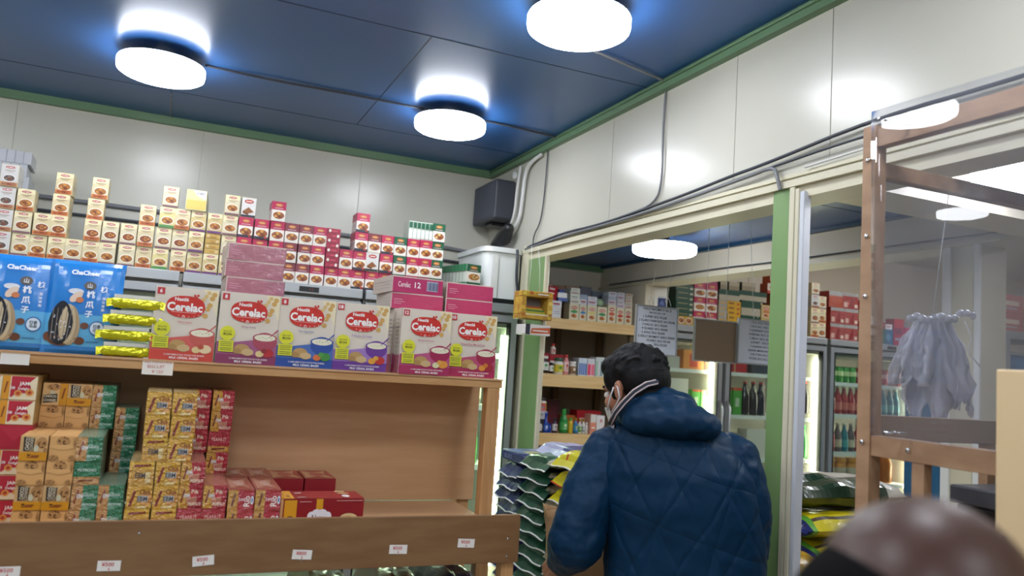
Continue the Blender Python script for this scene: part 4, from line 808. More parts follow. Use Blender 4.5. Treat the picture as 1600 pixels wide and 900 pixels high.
pbox(2.145, 2.215, L0, .125, '#dcdcdc', 'white box behind the blue spray bottle', SY+.095, .07, f_band('#a85050'))
bottle(pr(.027, .075, .9, .85), WPL, 'yellow labelled jar with dark lid standing on the white box of the lower pine shelf', 'jar', (2.18, SY+.13, L0+.125), (.026, .07, .088, M('dark_lid', '#2a2a24', .4)), (.027, .01, .055, ink('#c9b020'), ('#5a8a3a', '#e0e0c8')), 'jar')
bottle(pr(.011, .05, .8, .6), BLG, 'tiny blue bottle between the spray bottle and the purple bottle', 'bottle', (2.208, by, L0), (.008, .046, .056, BLG))
bottle(pr(.016, .082, .8, .55), PUR, 'dark purple bottle with white label on the lower pine shelf', 'bottle', (2.242, by, L0), (.010, .076, .09, BLK), (.016, .015, .055, WPL, ('#8a3a6a', '#5a2a4a')))
bottle([(.024, 0), (.028, .004), (.028, .075), (.026, .088), (.016, .108), (.014, .12)], GRG, 'large green bottle with an oval label on the lower pine shelf', 'bottle', (2.303, by, L0), (.013, .118, .15, M('green_cap', '#2f9a3c', .35)), (.028, .02, .07, M('green_label', '#3f9a4c', .4), ('#d0e8b8', '#e8f0e0')))
bottle(pr(.016, .085, .85, .6), M('yellow_bottle', '#c8a828', .35), 'small yellow bottle with green cap on the lower pine shelf', 'bottle', (2.353, by, L0), (.010, .08, .094, M('green_cap', '#2f9a3c', .35)))
bottle(pr(.016, .085, .8, .5), M('teal_bottle', '#2a6a94', .3), 'blue bottle with gold cap on the lower pine shelf', 'bottle', (2.389, by, L0), (.009, .08, .098, GDP), (.016, .015, .055, ink('#3a8ab8'), ('#d8c86a', '#d8d8e0')))
bottle(pr(.012, .08, .8, .5), WPL, 'slim white bottle with gold cap and green label on the lower pine shelf', 'bottle', (2.42, by, L0), (.008, .076, .094, GDP), (.012, .01, .045, ink('#6aa04a'), ('#e8e8c8', '#2f6a2a')))
bottle(pr(.011, .08, .8, .5), WPL, 'slim white bottle with gold cap and grey label on the lower pine shelf', 'bottle', (2.446, by, L0), (.008, .076, .094, GDP), (.011, .01, .045, ink('#a0a8a8'), ('#e8e8e8', '#4a4a4a')))
bottle(pr(.010, .06, .85, .6), WPL, 'short slim pale bottle beside the pink cartons', 'bottle', (2.469, by, L0), (.007, .056, .072, WPL))
pbox(2.482, 2.522, L0, .125, '#d8a090', 'white and salmon carton on the lower pine shelf', front=lambda b: (b.rect(0, 0, 1, .6, ink('#d88a70')), b.rect(0, .6, 1, 1, ink('#e0dcd4')), b.rect(.2, .3, .8, .36, TXW))); pbox(2.526, 2.585, L0, .12, '#e0d8d4', 'white carton with a red swoosh on the lower pine shelf', front=lambda b: (b.rect(0, 0, 1, 1, ink('#e2dedc')), b.poly([(0, 0), (1, 0), (1, .5), (.5, .15)], ink('#c03034')), b.txt('R', .6, .72, .2, ink('#b03034'))))
pbox(2.12, 2.22, L0, .23, '#5a2a30', 'striped maroon box behind the jars of the lower pine shelf', SY+.30, .1, stripes(5, '#7c4a50')); pbox(2.23, 2.36, L0, .20, '#4a1a22', 'dark red box behind the green bottle', SY+.22, .1, lambda b: b.rect(.15, .2, .85, .8, ink('#5c222c')))
pbox(2.37, 2.45, L0, .105, '#a85a28', 'orange box behind the gold capped bottles', SY+.16, .1, f_band('#d8983a', '#a85a28')); pbox(2.46, 2.64, L0, .14, '#a02028', 'long red box behind the salmon and white cartons', SY+.16, .1, f_band('#c8a098', '#a02028'))
pbox(2.65, 2.78, M0, .10, '#5a5a60', 'dark box at the right end of the middle pine shelf', SY+.1, .1)

# yellow snack display and tissue box hung on the far green post
r = empty('snack_display', (1.60, 3.40, 1.875), 0, 'yellow snack display box with a window hanging beside the far green post', 'display box')
YB = M('yellow_display_card', '#c9a23c', .45, hex2='#a8742c', vs=22); b = MB(); w2, h2 = .083, .135
b.box(-w2, w2, .0, .10, .0, .022, YB).box(-w2, w2, 0, .10, h2-.028, h2, YB).box(-w2, -w2+.026, 0, .10, .022, h2-.028, YB).box(w2-.026, w2, 0, .10, .022, h2-.028, YB).box(-w2, w2, .09, .10, 0, h2, M('grey_window_card', '#8f8f8c', .5))
b.poly if False else None; b.face((-w2, 0, 0), (2*w2, 0, 0), (0, 0, h2), (0, -1, 0))
for u, v, c in ((.08, .9, '#d8c04a'), (.3, .93, '#b8642c'), (.92, .3, '#d8c060'), (.93, .6, '#e0c868'), (.06, .4, '#e0b84a'), (.07, .15, '#b8742c'), (.9, .08, '#c8a83a'), (.9, .88, '#d4a030')): b.ell(u, v, .07, .07, ink(c), 9)
b.rect(.5, .88, .84, .92, ink('#e8e4d8')); b.rect(.14, .15, .86, .19, ink('#e0d8c0')); bevel(b.obj('case', r), .004)
bx = MB()
for k, c in enumerate(('#b8b030', '#3f7a44', '#c8b83a', '#c0562c')): bx.box(-.055+.004*k, .05-.003*k, .012+.012*k, .03+.012*k, .024, .038+.009*k, ink(c))
bx.obj('sachets', r)
for sx in (-.03, .03): MB().tube([(sx, .05, h2), (sx*.8, .05, h2+.12), (sx*.6, .07, .362)], .0015, WCAB, 5).obj('hanging_string', r)
r = empty('tissue_pack', (1.606, 3.39, 1.800), .12, 'orange and white tissue pack below the yellow snack display', 'pack')
b = MB().box(-.07, .07, 0, .09, 0, .05, ink('#d8d4ce')); b.face((-.07, 0, 0), (.14, 0, 0), (0, 0, .05), (0, -1, 0)).rect(0, 0, 1, 1, ink('#dedad6')).poly([(.2, .12), (1, .2), (1, .8), (.25, .62)], ink('#c8643a')).rect(.3, .36, .9, .46, TXW).rect(0, 0, .18, 1, ink('#3a3c44'))
b.face((-.07, 0, .05), (.14, 0, 0), (0, .09, 0), (0, 0, 1)).rect(0, 0, 1, 1, ink('#2c2e38')).rect(.2, .2, .8, .5, ink('#8a8c94')); bevel(b.obj('pack', r), .005)
MB().tube([(0, .05, .05), (0, .05, .078)], .0012, WCAB, 5).obj('hanging_string', r)

# whiteboards hung on strings
def board(x0, x1, z0, z1, y, lines, lab, strings, plain=False, rz=0., col='#3c4048', hs=.05):
    r_ = empty('hanging_board', ((x0+x1)/2, y, z0), rz, lab, 'board'); w2 = (x1-x0)/2; h = z1-z0
    b_ = MB().box(-w2+.004, w2-.004, -.002, .004, .004, h-.004, M('brown_board_face', '#87725c', .35) if plain else M('whiteboard_face', '#cfd6e2', .25, var=.02))
    b_.face((-w2, -.002, 0), (2*w2, 0, 0), (0, 0, h), (0, -1, 0))
    for k, (t, u, hh) in enumerate(lines): b_.txt(t, u, .93-k*(.88/len(lines)), hh, ink(col), rot=-.01, maxw=.86, off=.004)
    b_.obj('panel', r_)
    f_ = MB().box(-w2, w2, -.006, .006, 0, .006, SILV).box(-w2, w2, -.006, .006, h-.006, h, SILV).box(-w2, -w2+.006, -.006, .006, .006, h-.006, SILV).box(w2-.006, w2, -.006, .006, .006, h-.006, SILV); f_.obj('frame', r_)
    for (sx, tx_, ty, tz) in strings:
        c, s_ = cos(-rz), sin(-rz); P = Vector((tx_, ty, tz))-Vector(r_.location); P = Vector((P.x*c-P.y*s_, P.x*s_+P.y*c, P.z))
        MB().tube([(sx, 0, h), P], .0013, WCAB, 5).obj('string', r_)
        MB().tube([(sx, -.003, h+.005), (sx-.012, -.006, h+.03), (sx+.002, -.006, h+.045), (sx+.014, -.006, h+.022), (sx+.02, -.006, h+.006)], .0015, WCAB, 5).obj('string_bow', r_)
    return r_
board(1.915, 2.143, 1.738, 1.962, 3.02, [('PAKO*BASMATI RICE', .5, .055), ('(BROWN 5KG) 1,500', .5, .04), ('1 SUPER 5KG ¥2200', .45, .05), ('2 GUARD PARBOILED 5KG ¥2300', .5, .05), ('3 KAILAS 5KG ¥2000', .45, .05), ('4 GUARD 5KG ¥2000', .45, .05), ('5 AFAZ 5KG ¥2000', .42, .05), ('6 KELLY BASMATI 20KG ¥5000', .5, .05), ('GUARD 5KG ¥2100', .55, .05), ('5KG ¥3200', .6, .05), ('', .5, .05)],
      'white board with handwritten rice prices hanging above the man', [(-.045, 2.04, 3.0, 2.4), (.05, 2.10, 3.0, 2.4)])
board(2.222, 2.47, 1.725, 1.925, 3.0, [], 'plain brown board in a silver frame hanging between the two written boards', [(-.055, 2.30, 3.02, 2.4), (.055, 2.42, 3.02, 2.4)], True)
board(2.463, 2.73, 1.728, 1.945, 2.985, [('1 RICE 5KG 1KG ¥', .5, .05), ('2 RICE 5KG 10KG ¥', .5, .05), ('3 SUPERNEW 5KG ¥', .5, .05), ('4 KERNAL RICE 5KG', .5, .05), ('5 SELLA 10KG 5KG', .5, .05), ('6 SWEET 10KG ¥', .5, .05), ('7 CHANAA 5KG ¥', .5, .05), ('8 DAAL MASH 5KG ¥', .5, .05), ('9 BUTTER 2KG ¥', .5, .05), ('10 DAL 5KG 5KG ¥', .5, .05)],
      'written board cut off by the near green post', [(-.04, 2.53, 3.0, 2.4)], col='#4a5470')

# ------------------------------------------------------------------ goods on the store room coolers
CB = CT+.0005; CYY = CY+.03
def gbox(*a, **k): k.setdefault('grp', 'goods on the store room coolers'); k.setdefault('y', CYY); return pbox(*a, **k)
gbox(3.13, 3.275, CB, .06, '#b8922c', 'yellow box with brown pictures under the dark green stack', front=lambda b: (b.rect(.02, .05, .98, .95, ink('#c49a30')), dish(b, .3, .5, .18, .36), dish(b, .72, .5, .18, .36)))
for k in range(6): gbox(3.12+RND.uniform(-.006, .006), 3.265, CB+.06+k*.036, .036, '#1c4034', f'dark green flat pack, {top_word(5-k)} of the stack left of the magenta boxes', d=.12, front=lambda b: (b.rect(0, 0, 1, 1, ink('#1f4a3a')), b.rect(.1, .3, .7, .5, ink('#8a8458')), b.rect(.8, .1, .98, .5, ink('#b8b49c'))), grp='dark green flat packs')
for i, x in enumerate((3.27, 3.37)):
    for k in range(3):
        tag(link('spice_box', spice('p', k+i), None, (x+.05, CYY, CB+.005+k*.0985), 0), f'magenta and white recipe box, {top_word(2-k)} in the {["left", "right"][i]} pile behind the brown board', 'spice box', 'recipe boxes on the store room cooler').scale = (1.5, 1, 1.06)
gbox(3.275, 3.465, CB+.3, .028, '#8a2450', 'thin magenta box lying on top of the recipe boxes', front=f_band('#6a1c40', '#a02a58'))
for k in range(5): gbox(3.482, 3.556, CB+k*.04, .04, '#a89c84', f'grey and yellow flat pack, {top_word(4-k)} of the stack beside the yellow cartons', front=f_band('#c89a3c', '#a8a294'), grp='grey flat packs')
for k in range(6): gbox(3.56+RND.uniform(-.004, .004), 3.675, CB+k*.0335, .0335, '#c89a18', f'bright yellow flat carton, {top_word(5-k)} of the stack above the brown board', front=lambda b: (b.rect(0, 0, 1, 1, ink('#d4a41c')), b.rect(.1, .3, .5, .7, ink('#8a5a1c')), b.rect(.7, .2, .9, .6, ink('#b8442c'))), grp='yellow flat cartons')
def f_row(n, up='#1d4a38', lo='#b8b09a'):
    def f(b):
        for k in range(n): b.rect(k/n, 0, (k+.93)/n, .52, ink(lo)); b.rect(k/n, .52, (k+.93)/n, 1, ink(up))
    return f
def bund(x0, x1, z, h, n, lab, up='#1d4a38', lo='#b8b09a'): gbox(x0, x1, z, h, '#3a4038', lab, front=f_row(n, up, lo), name='packet_row', cat='bundle', d=.08, grp='rows of thin packets')
bund(3.68, 3.85, CB, .11, 10, 'bottom row of thin green topped packets right of the yellow stack'); bund(3.68, 3.85, CB+.11, .105, 10, 'middle row of thin green topped packets right of the yellow stack')
bund(3.482, 3.66, CB+.201, .075, 12, 'row of thin green topped packets on the yellow and grey stacks'); bund(3.662, 3.90, CB+.216, .07, 15, 'top row of thin green topped packets under the header wall')
for i, (x0, x1) in enumerate(((3.49, 3.55), (3.565, 3.655), (3.68, 3.80))): bund(x0, x1, CB+[.2765, .2765, .2865][i], .06, [5, 7, 9][i], f'beige packet row on the very top, {nth(i)} from the left', '#b8ac90', '#9a8c70')
for k in range(2): gbox(3.86, 3.95, CB+k*.1, .1, '#b8964c', f'cream and red spice pack beside the near green post, {"upper" if k else "lower"} one', front=f_two('#b8402c', '#c8783a', '#c8b27c'), grp='spice packs beside the near green post')
for k in range(2): gbox(3.91+.02*k, 4.02+.02*k, CB+.2865+k*.075-.08*(1-k)*0, .075, '#c4502a', f'orange and white pack beside the near green post, {"topmost" if k else "second from the top"}', front=lambda b: (b.rect(0, 0, 1, 1, ink('#d8d0c4')), b.rect(0, 0, 1, .3, ink('#c0402c')), b.ell(.5, .6, .35, .25, ink('#c8783a'))), grp='orange packs under the header wall')
gbox(3.955, 4.06, CB, .2865, '#a8502c', 'tall orange red bundle behind the near green post', d=.1, front=f_two('#b8402c', '#d8a04a', '#c86a3a'))
for i, (x0, hs, ks) in enumerate(((4.325, (.106, .112, .10, .09), 'acwc'), (4.405, (.115, .105, .095), 'cac'))):
    z = CB
    for k, h in enumerate(hs):
        o = link('spice_box', spice(ks[k], i+k), None, (x0+.04, CYY+.01*i, z)); o.scale = (1.22, 1, h/SPH*.997); z += h
        tag(o, f'cream spice box, {top_word(len(hs)-1-k)} of the {["left", "right"][i]} pile just right of the near green post', 'spice box', 'cream spice boxes beside the near green post')
def f_cart(b):
    b.rect(0, 0, 1, 1, ink('#a0322e', wrap=True)); b.rect(0, .8, 1, 1, ink('#a8a6a2', wrap=True)); b.rect(.06, .1, .3, .4, ink('#c8a090')); b.poly([(.4, .1), (.6, .7), (.7, .7), (.6, .1)], ink('#7c1c20')); b.rect(.75, .1, .95, .3, ink('#d0b8a8'))
def f_cart2(b):
    b.rect(0, 0, 1, .72, ink('#c4553c', wrap=True)); b.rect(0, .72, 1, 1, ink('#b8b6b4', wrap=True))
    for k in range(8): b.rect(k/8, .05, k/8+.02, .7, ink('#8f3a2c'))
for k in range(3):
    for j in range(2):
        gbox(4.52+.14*j-.02*(k == 2)*(1), 4.658+.14*j-(0 if not (k == 2 and j == 0) else .02)+(.0), CB+k*.122, .121, '#9a302c', f'red film-wrapped carton with grey top, {top_word(2-k)} in the {["left", "right"][j]} pile on the can cooler', d=.26, front=f_cart2 if (k == 2 and j == 0) else f_cart, name='shrink_carton', cat='carton', grp='red film-wrapped cartons')
for k, (h, c) in enumerate(((.09, '#b09a7c'), (.07, '#983430'), (.09, '#b8a68a'), (.07, '#9a3a34'))): gbox(4.81, 4.89, CB+[0, .09, .16, .25][k], h, c, f'box, {top_word(3-k)} of the mixed pile right behind the cage post', front=f_band('#c8443a', c), grp='mixed boxes behind the cage post')
gbox(5.0, 5.17, CB, .12, '#2f5a58', 'dark green and teal bundle on the right part of the can cooler', front=lambda b: (b.rect(0, 0, .5, 1, ink('#2f5c44')), b.rect(.5, 0, 1, 1, ink('#33607c')), b.ell(.25, .5, .15, .25, ink('#5a8a68')), b.ell(.72, .5, .15, .25, ink('#5a8ca8'))), d=.12)
gbox(5.005, 5.08, CB+.12, .05, '#a83038', 'small red box on the dark green and teal bundle, left one', front=f_band('#d8c8b0', '#a83038')); gbox(5.09, 5.16, CB+.12, .04, '#c8c0b8', 'small white and red box on the dark green and teal bundle, right one', front=f_band('#b03038'))
gbox(5.18, 5.29, CB, .21, '#a4182c', 'tall red carton on the can cooler', front=f_band('#7c1020', '#ac1c30')); gbox(5.30, 5.43, CB, .15, '#b01c34', 'shorter bright red carton at the right end of the can cooler', front=f_band('#8c1428', '#bc2038'))
for k in range(4): gbox(5.52+.004*(k % 2), 5.70, CB-.40+k*.155, .154, '#c4c0ba', f'white carton, {top_word(3-k)} of the column right of the can cooler', y=4.55, d=.3, front=f_band('#b0aca6', '#cac6c0'), cat='carton', grp='white cartons right of the can cooler')
tag(MB().box(5.5, 5.74, 4.5, 4.95, 0, 1.6, M('dark_metal_rack', '#4c4e54', .5)).obj('metal_stand'), 'dark metal stand under the white cartons', 'stand')

# drinks
def can_mesh(c, c2): b_ = MB().lathe([(.026, 0), (.033, .006), (.033, .108), (.027, .118), (.025, .12)], M('can_'+c[1:], c, .25, .3), 16); b_.lathe([(.0334, .05), (.0334, .085)], ink(c2), 16, cap=False); return b_.mesh('drink_can')
CANG, CANR = can_mesh('#3f9a3c', '#c8dca0'), can_mesh('#a8242c', '#d8a8a4')
def bot_mesh(c, capc, h=.21, r0=.031, lab=None):
    b_ = MB().lathe([(r0*.9, 0), (r0, .005), (r0, h*.5), (r0*.9, h*.6), (r0*.42, h*.82), (r0*.38, h*.93)], M('drink_'+c[1:], c, .12), 14); b_.lathe([(r0*.45, h*.93), (r0*.45, h)], ink(capc), 12)
    if lab: b_.lathe([(r0+.0006, h*.15), (r0+.0006, h*.42)], ink(lab), 14, cap=False)
    return b_.mesh('drink_bottle')
BR, BT, BK, BG2, BW = bot_mesh('#a02c30', '#c8c8b8', lab='#c86a60'), bot_mesh('#2f7a88', '#d8d8cc', lab='#4a9aa0'), bot_mesh('#1c1618', '#a82a24', .24, .034), bot_mesh('#2a7a34', '#2a8a3a', .24, .03), bot_mesh('#6a5a58', '#c8c0a8', lab='#c8b8a0')
JO = MB().lathe([(.045, 0), (.05, .005), (.05, .14), (.043, .155)], M('orange_jar', '#c8842c', .3), 18).lathe([(.046, .155), (.048, .158), (.048, .185), (.044, .19)], ink('#d8922c'), 18).lathe([(.0506, .02), (.0506, .12)], ink('#c9b8a0'), 18, cap=False).mesh('drink_jar')
def rowd(me, name, x0, n, dx, z, lab, y, grp, cat):
    for k in range(n): tag(link(name, me, None, (x0+k*dx, y+RND.uniform(-.004, .004), z+.0052), RND.uniform(0, 6)), lab % nth(k), cat, grp)
yD = CY+.125
SH = [.62, .92, 1.16, 1.44, 1.68]
rowd(CANG, 'drink_can', 4.575, 5, .068, 1.68, 'green drink can, %s from the left on the top shelf of the can cooler', yD, 'green cans', 'can')
rowd(CANR, 'drink_can', 4.915, 7, .068, 1.68, 'red drink can, %s of the red ones on the top shelf of the can cooler', yD, 'red cans', 'can')
rowd(BR, 'drink_bottle', 4.575, 6, .066, 1.44, 'red bottle, %s from the left on the second shelf of the can cooler', yD, 'red bottles on the second shelf', 'bottle')
rowd(BT, 'drink_bottle', 4.99, 6, .066, 1.44, 'teal bottle, %s of the teal ones on the second shelf of the can cooler', yD, 'teal bottles on the second shelf', 'bottle')
for i, me in enumerate((BR, BR, BW, BT, BW, BR, BW)): tag(link('drink_bottle', me, None, (4.58+i*.068, yD, 1.1652)), f'bottle, {nth(i)} from the left on the third shelf of the can cooler', 'bottle', 'bottles on the third shelf of the can cooler')
rowd(JO, 'drink_jar', 4.64, 4, .115, .92, 'orange jar, %s from the left on the fourth shelf of the can cooler', yD+.01, 'orange jars on the fourth shelf', 'jar')
rowd(JO, 'drink_jar', 4.74, 4, .115, .62, 'orange jar, %s from the left on the lowest shelf of the can cooler', yD+.01, 'orange jars on the lowest shelf', 'jar')
rowd(BK, 'drink_bottle', 4.31, 2, .072, 1.70-.27, 'dark bottle with red cap just right of the near green post, %s one', yD, 'dark bottles beside the near green post', 'bottle')
rowd(BG2, 'drink_bottle', 4.31, 2, .072, 1.102, 'green bottle just right of the near green post, %s one', yD, 'green bottles beside the near green post', 'bottle')
def dbox(x0, x1, z, h, c, lab, d=.1, front=None): pbox(x0, x1, z+.0052, h, c, lab, y=CY+.09, d=d, front=front, name='drink_carton', cat='carton', grp='cartons inside the drink coolers')
gcart = lambda b: (b.rect(0, 0, 1, 1, ink('#4c9a3a')), b.rect(.3, .3, .75, .62, ink('#b8c8b0')), b.rect(0, .9, 1, 1, ink('#c84a34')))
for i, x in enumerate((3.60, 3.685)): dbox(x, x+.078, 1.4, .19, '#4c9a3a', f'green juice carton, {["left", "right"][i]} one, in the wide cooler behind the man', front=gcart)
rowd(BK, 'drink_bottle', 3.82, 3, .07, 1.4, 'dark bottle, %s from the left in the middle of the wide cooler', yD, 'dark bottles in the wide cooler', 'bottle')
for i, x in enumerate((3.335, 3.41)): dbox(x, x+.068, 1.43, .13, '#4c9a3a', f'green juice carton, {["left", "right"][i]} one, in the cooler behind the hood', front=gcart)
dbox(3.62, 3.76, 1.10, .17, '#8f8a84', 'wire crate with dark drinks in the wide cooler', front=lambda b: [b.rect(.05+.19*k, .1, .17+.19*k, .8, ink('#3a2c34')) for k in range(5)])
dbox(3.6, 3.80, 1.70, .12, '#a8242c', 'red carton at the top of the wide cooler', front=lambda b: (b.rect(0, 0, 1, 1, ink('#b02830')), b.rect(.42, 0, .5, 1, ink('#c8906a')))); dbox(3.84, 4.04, 1.70, .11, '#3c3c42', 'dark carton at the top of the wide cooler')
dbox(3.25, 3.42, 1.70, .13, '#c87a3c', 'orange carton with red print at the top of the cooler behind the hood', front=lambda b: (b.rect(0, 0, 1, 1, ink('#cf8844')), b.rect(.3, .1, .7, .8, ink('#b0402c')))); dbox(3.06, 3.22, 1.70, .08, '#b8b4ae', 'pale box of small sachets at the top of the cooler behind the hood')
dbox(3.62, 3.78, .78, .16, '#c8c4ba', 'white box on the lower shelf of the wide cooler'); dbox(3.82, 4.1, 1.10, .2, '#cfccc2', 'plain white box on the middle shelf of the wide cooler'); dbox(3.06, 3.3, 1.43, .2, '#cfccc2', 'plain white box left in the cooler behind the hood')
bottle(pr(.02, .16, .8, .6), BLG, 'blue bottle standing in front of the cooler behind the man\'s head', 'bottle', (2.66, by+.0, M0), (.013, .15, .175, BLG), None)

JG = MB().lathe([(.05, 0), (.06, .006), (.062, .15), (.045, .20), (.022, .225)], M('orange_jug', '#c8701c', .25), 20).lathe([(.024, .225), (.026, .228), (.026, .25), (.022, .255)], ink('#b85a20'), 16).mesh('drink_jug')
for i, x in enumerate((5.10, 5.24)): tag(link('drink_jug', JG, None, (x, yD+.03, .9252)), f'large orange drink jug, {["left", "right"][i]} one, at the right end of the fourth shelf', 'jug', 'orange jugs')
for sh, zz in (('lower', 1.13), ('middle', 1.43), ('upper', 1.70)):
    for i in range(4): tag(link('drink_bottle', (BG2, BW, BT, BR)[(i+len(sh)) % 4], None, (1.22+i*.085, FY+.13, zz+.0052), i), f'bottle, {nth(i)} from the left on the {sh} shelf of the corner cooler', 'bottle', 'bottles in the corner cooler')
# blue cooler and cartons far right
r = empty('blue_chest', (4.76, 3.35, 0), 0, 'blue sided cooler in a grey frame at the far right', 'cooler'); b = MB().box(-.02, .74, .01, .6, .1, 1.93, M('blue_panel', '#2f6c9c', .4)); b.obj('body', r)
g = MB().box(.10, .17, -.02, .008, 0, 2.03, SILV).box(.10, .76, -.02, .5, 2.03, 2.08, SILV).box(.70, .76, .44, .5, 1.95, 2.03, SILV).box(-.02, .74, .0, .6, 1.93, 1.95, SILV).box(-.02, .74, .0, .6, 0, .1, BLK); g.obj('frame', r)
for i in range(2):
    for k in range(2): pbox(4.89+.22*i, 5.10+.22*i, 2.0805+k*.12, .119, ['#a8584a', '#a09a84'][i], f'{["red and white", "grey green"][i]} carton, {top_word(1-k)} of its pile on the blue cooler', y=3.36, d=.2, front=f_band('#c8b8a0', ['#a8584a', '#9a947c'][i]), grp='cartons on the blue cooler', cat='carton')

# ------------------------------------------------------------------ rice sacks
def sack_mesh(w, l, h, mats, sd=0, flange=.028, seam=None, n=26, m_=20, wob=.006, fl_h=.85):
    # a lying filled bag, sealed ends at -y and +y; origin at the bottom centre of the near end
    b = MB(); V = {}
    for s in (0, 1):
        for j in range(n+1):
            v = -1+2*j/n
            for i in range(m_+1):
                u = -1+2*i/m_; q = max(0, 1-abs(v)**7)**.5; a = max(0, 1-abs(u)**3.)**.5
                z = h*(.45+.55*a*q) if s else h*(.45-.45*a*q); k = noise.noise(Vector((u*2.2+sd*7.3, v*2.4, s*5.)))*wob*min(1, q*a*2+.2)
                V[s, j, i] = (u*w/2*(.93+.07*q)+k, l/2+v*l/2, max(0, z+k))
    for s in (0, 1):
        for j in range(n):
            for i in range(m_):
                f = [V[s, j, i], V[s, j, i+1], V[s, j+1, i+1], V[s, j+1, i]]; u = -1+2*(i+.5)/m_; v = -1+2*(j+.5)/n
                b.add(f, [(0, 1, 2, 3) if s else (3, 2, 1, 0)], mats(u, v, s), True)
    for e, yy in ((-1, 0), (1, l)):   # sealed edge, a wavy white-rimmed flange
        vs = []
        for i in range(m_+1):
            u = -1+2*i/m_; z = h*.45+.004*sin(i*.45+sd*2.1)+.003*noise.noise(Vector((i*.4, sd*3., yy))); vs += [(u*w/2*.93, yy-e*.004, h*.45+.003), (u*w/2*.97, yy+e*flange*.8, z-flange*fl_h), (u*w/2*.98, yy+e*flange, z-flange*fl_h-.002), (u*w/2*.98, yy+e*flange, z-flange*fl_h-.0045), (u*w/2*.93, yy-e*.004, h*.45-.003)]
        for i in range(m_):
            for q in range(4): b.add([vs[i*5+q], vs[i*5+5+q], vs[i*5+6+q], vs[i*5+1+q]], [(0, 1, 2, 3)], mats(0, e, 1) if q in (0, 3) else (seam or mats(0, e, 1)), True)
    return b
def film(n, c, **k): return M(n, c, .3, var=.2, vs=12, bump=.7, bs=18, coat=.5, **k)
NV = film('navy_sack_film', '#232a5e'); NVT = M('navy_sack_top_print', '#3a4678', .35, hex2='#8f9078', vs=14, bump=.4, bs=18, coat=.4); DG = film('dark_green_sack_film', '#12402c'); DGT = M('green_sack_top_print', '#1f5238', .3, hex2='#496a55', vs=16, bump=.6, bs=18, coat=.5)
YL = film('yellow_sack_film', '#cfc41c'); YLR = film('red_sack_print', '#b83a24'); CHO = film('brown_clear_sack', '#3c2018'); WSEAM = M('white_seal_edge', '#cfd0cc', .5); LAV = film('lavender_sack', '#b8b8d8'); CLR = film('pale_grain_film', '#a89f8c')
tb = empty('pallet_table', (0, 0, 0), 0, 'low wooden platform under the rice bags', 'platform')
MB().box(1.37, 1.665, 2.40, 3.40, .70, .73, PLY).box(1.37, 1.39, 2.40, 3.40, .66, .70, WOOD).obj('top', tb)
for x in (1.39, 1.615):
    for y in (2.42, 3.34): MB().box(x, x+.045, y, y+.045, 0, .70, WOODV).obj('leg', tb)
def sacks(meshes, x, y, z, n, pitch, lab, grp, jx=.006, rz=-pi/2):
    for k in range(n):
        o = link('rice_bag', meshes[k % len(meshes)], None, (x+RND.uniform(-jx, jx), y+RND.uniform(-.006, .008), z+k*pitch), rz+RND.uniform(-.05, .05))
        tag(o, lab % top_word(n-1-k), 'rice bag', grp)
navy = [sack_mesh(.225, .22, .047, lambda u, v, s: NVT if s and abs(u) < .8 and abs(v) < .8 else NV, k, seam=WSEAM).mesh('rice_bag') for k in range(3)]
grn = [sack_mesh(.275, .23, .049, lambda u, v, s: (CLR if u > .72 else (DGT if s and abs(u) < .8 and abs(v) < .8 else DG)), k+5, seam=WSEAM, wob=.009).mesh('rice_bag') for k in range(3)]
def mk_y(k):
    def f(u, v, s):
        if u > .45: return CHO
        if v < -.75 and abs(u+.25+.08*k) < .06: return YLR
        if s and -.7 < v < .5 and (abs(u+.5-.25*v) < .05 or abs(u+.1+.3*v) < .05): return YLR
        return YL
    return f
yel = [sack_mesh(.30, .23, .064, mk_y(k), k+9, seam=YLR if k == 1 else WSEAM, wob=.01).mesh('rice_bag') for k in range(3)]
sacks(navy, 1.425, 3.185, .7305, 10, .0495, 'navy blue rice bag with white sealed edge, %s in the far stack', 'navy rice bags')
tp = MB().box(-.112, .112, 0, .22, 0, .046, NV); tp.face((-.112, 0, 0), (.224, 0, 0), (0, 0, .046), (0, -1, 0)).txt('BLUE S', .35, .5, .4, ink('#8a90b8'), maxw=.5)
tp.face((-.112, 0, .046), (.224, 0, 0), (0, .22, 0), (0, 0, 1)).rect(.04, .04, .96, .96, ink('#5c6890')).rect(.5, .2, .9, .7, ink('#a8a070')).rect(.1, .5, .4, .8, ink('#8a90a8'))
tag(bevel(tp.obj('rice_bag', None, (1.42, 3.185, .7305+10*.0497), -pi/2+.03), .012, 3), 'squared navy rice bag with lettering lying on the far stack', 'rice bag', 'navy rice bags')
sacks(grn, 1.425, 2.925, .7305, 11, .0515, 'dark green rice bag with white sealed edge, %s in the middle stack', 'dark green rice bags', .008)
sacks(yel, 1.425, 2.620, .7305, 9, .0680, 'yellow rice bag with red loops and brown end, %s in the near stack', 'yellow rice bags', .006)
o = link('rice_bag', sack_mesh(.34, .15, .035, lambda u, v, s: LAV if u < .2 or not s else film('navy_print', '#4c5080'), 31).mesh('rice_bag'), None, (1.52, 2.93, .7305+11*.0517), -pi/2); tag(o, 'lavender and white rice bag lying on top of the dark green bags', 'rice bag')
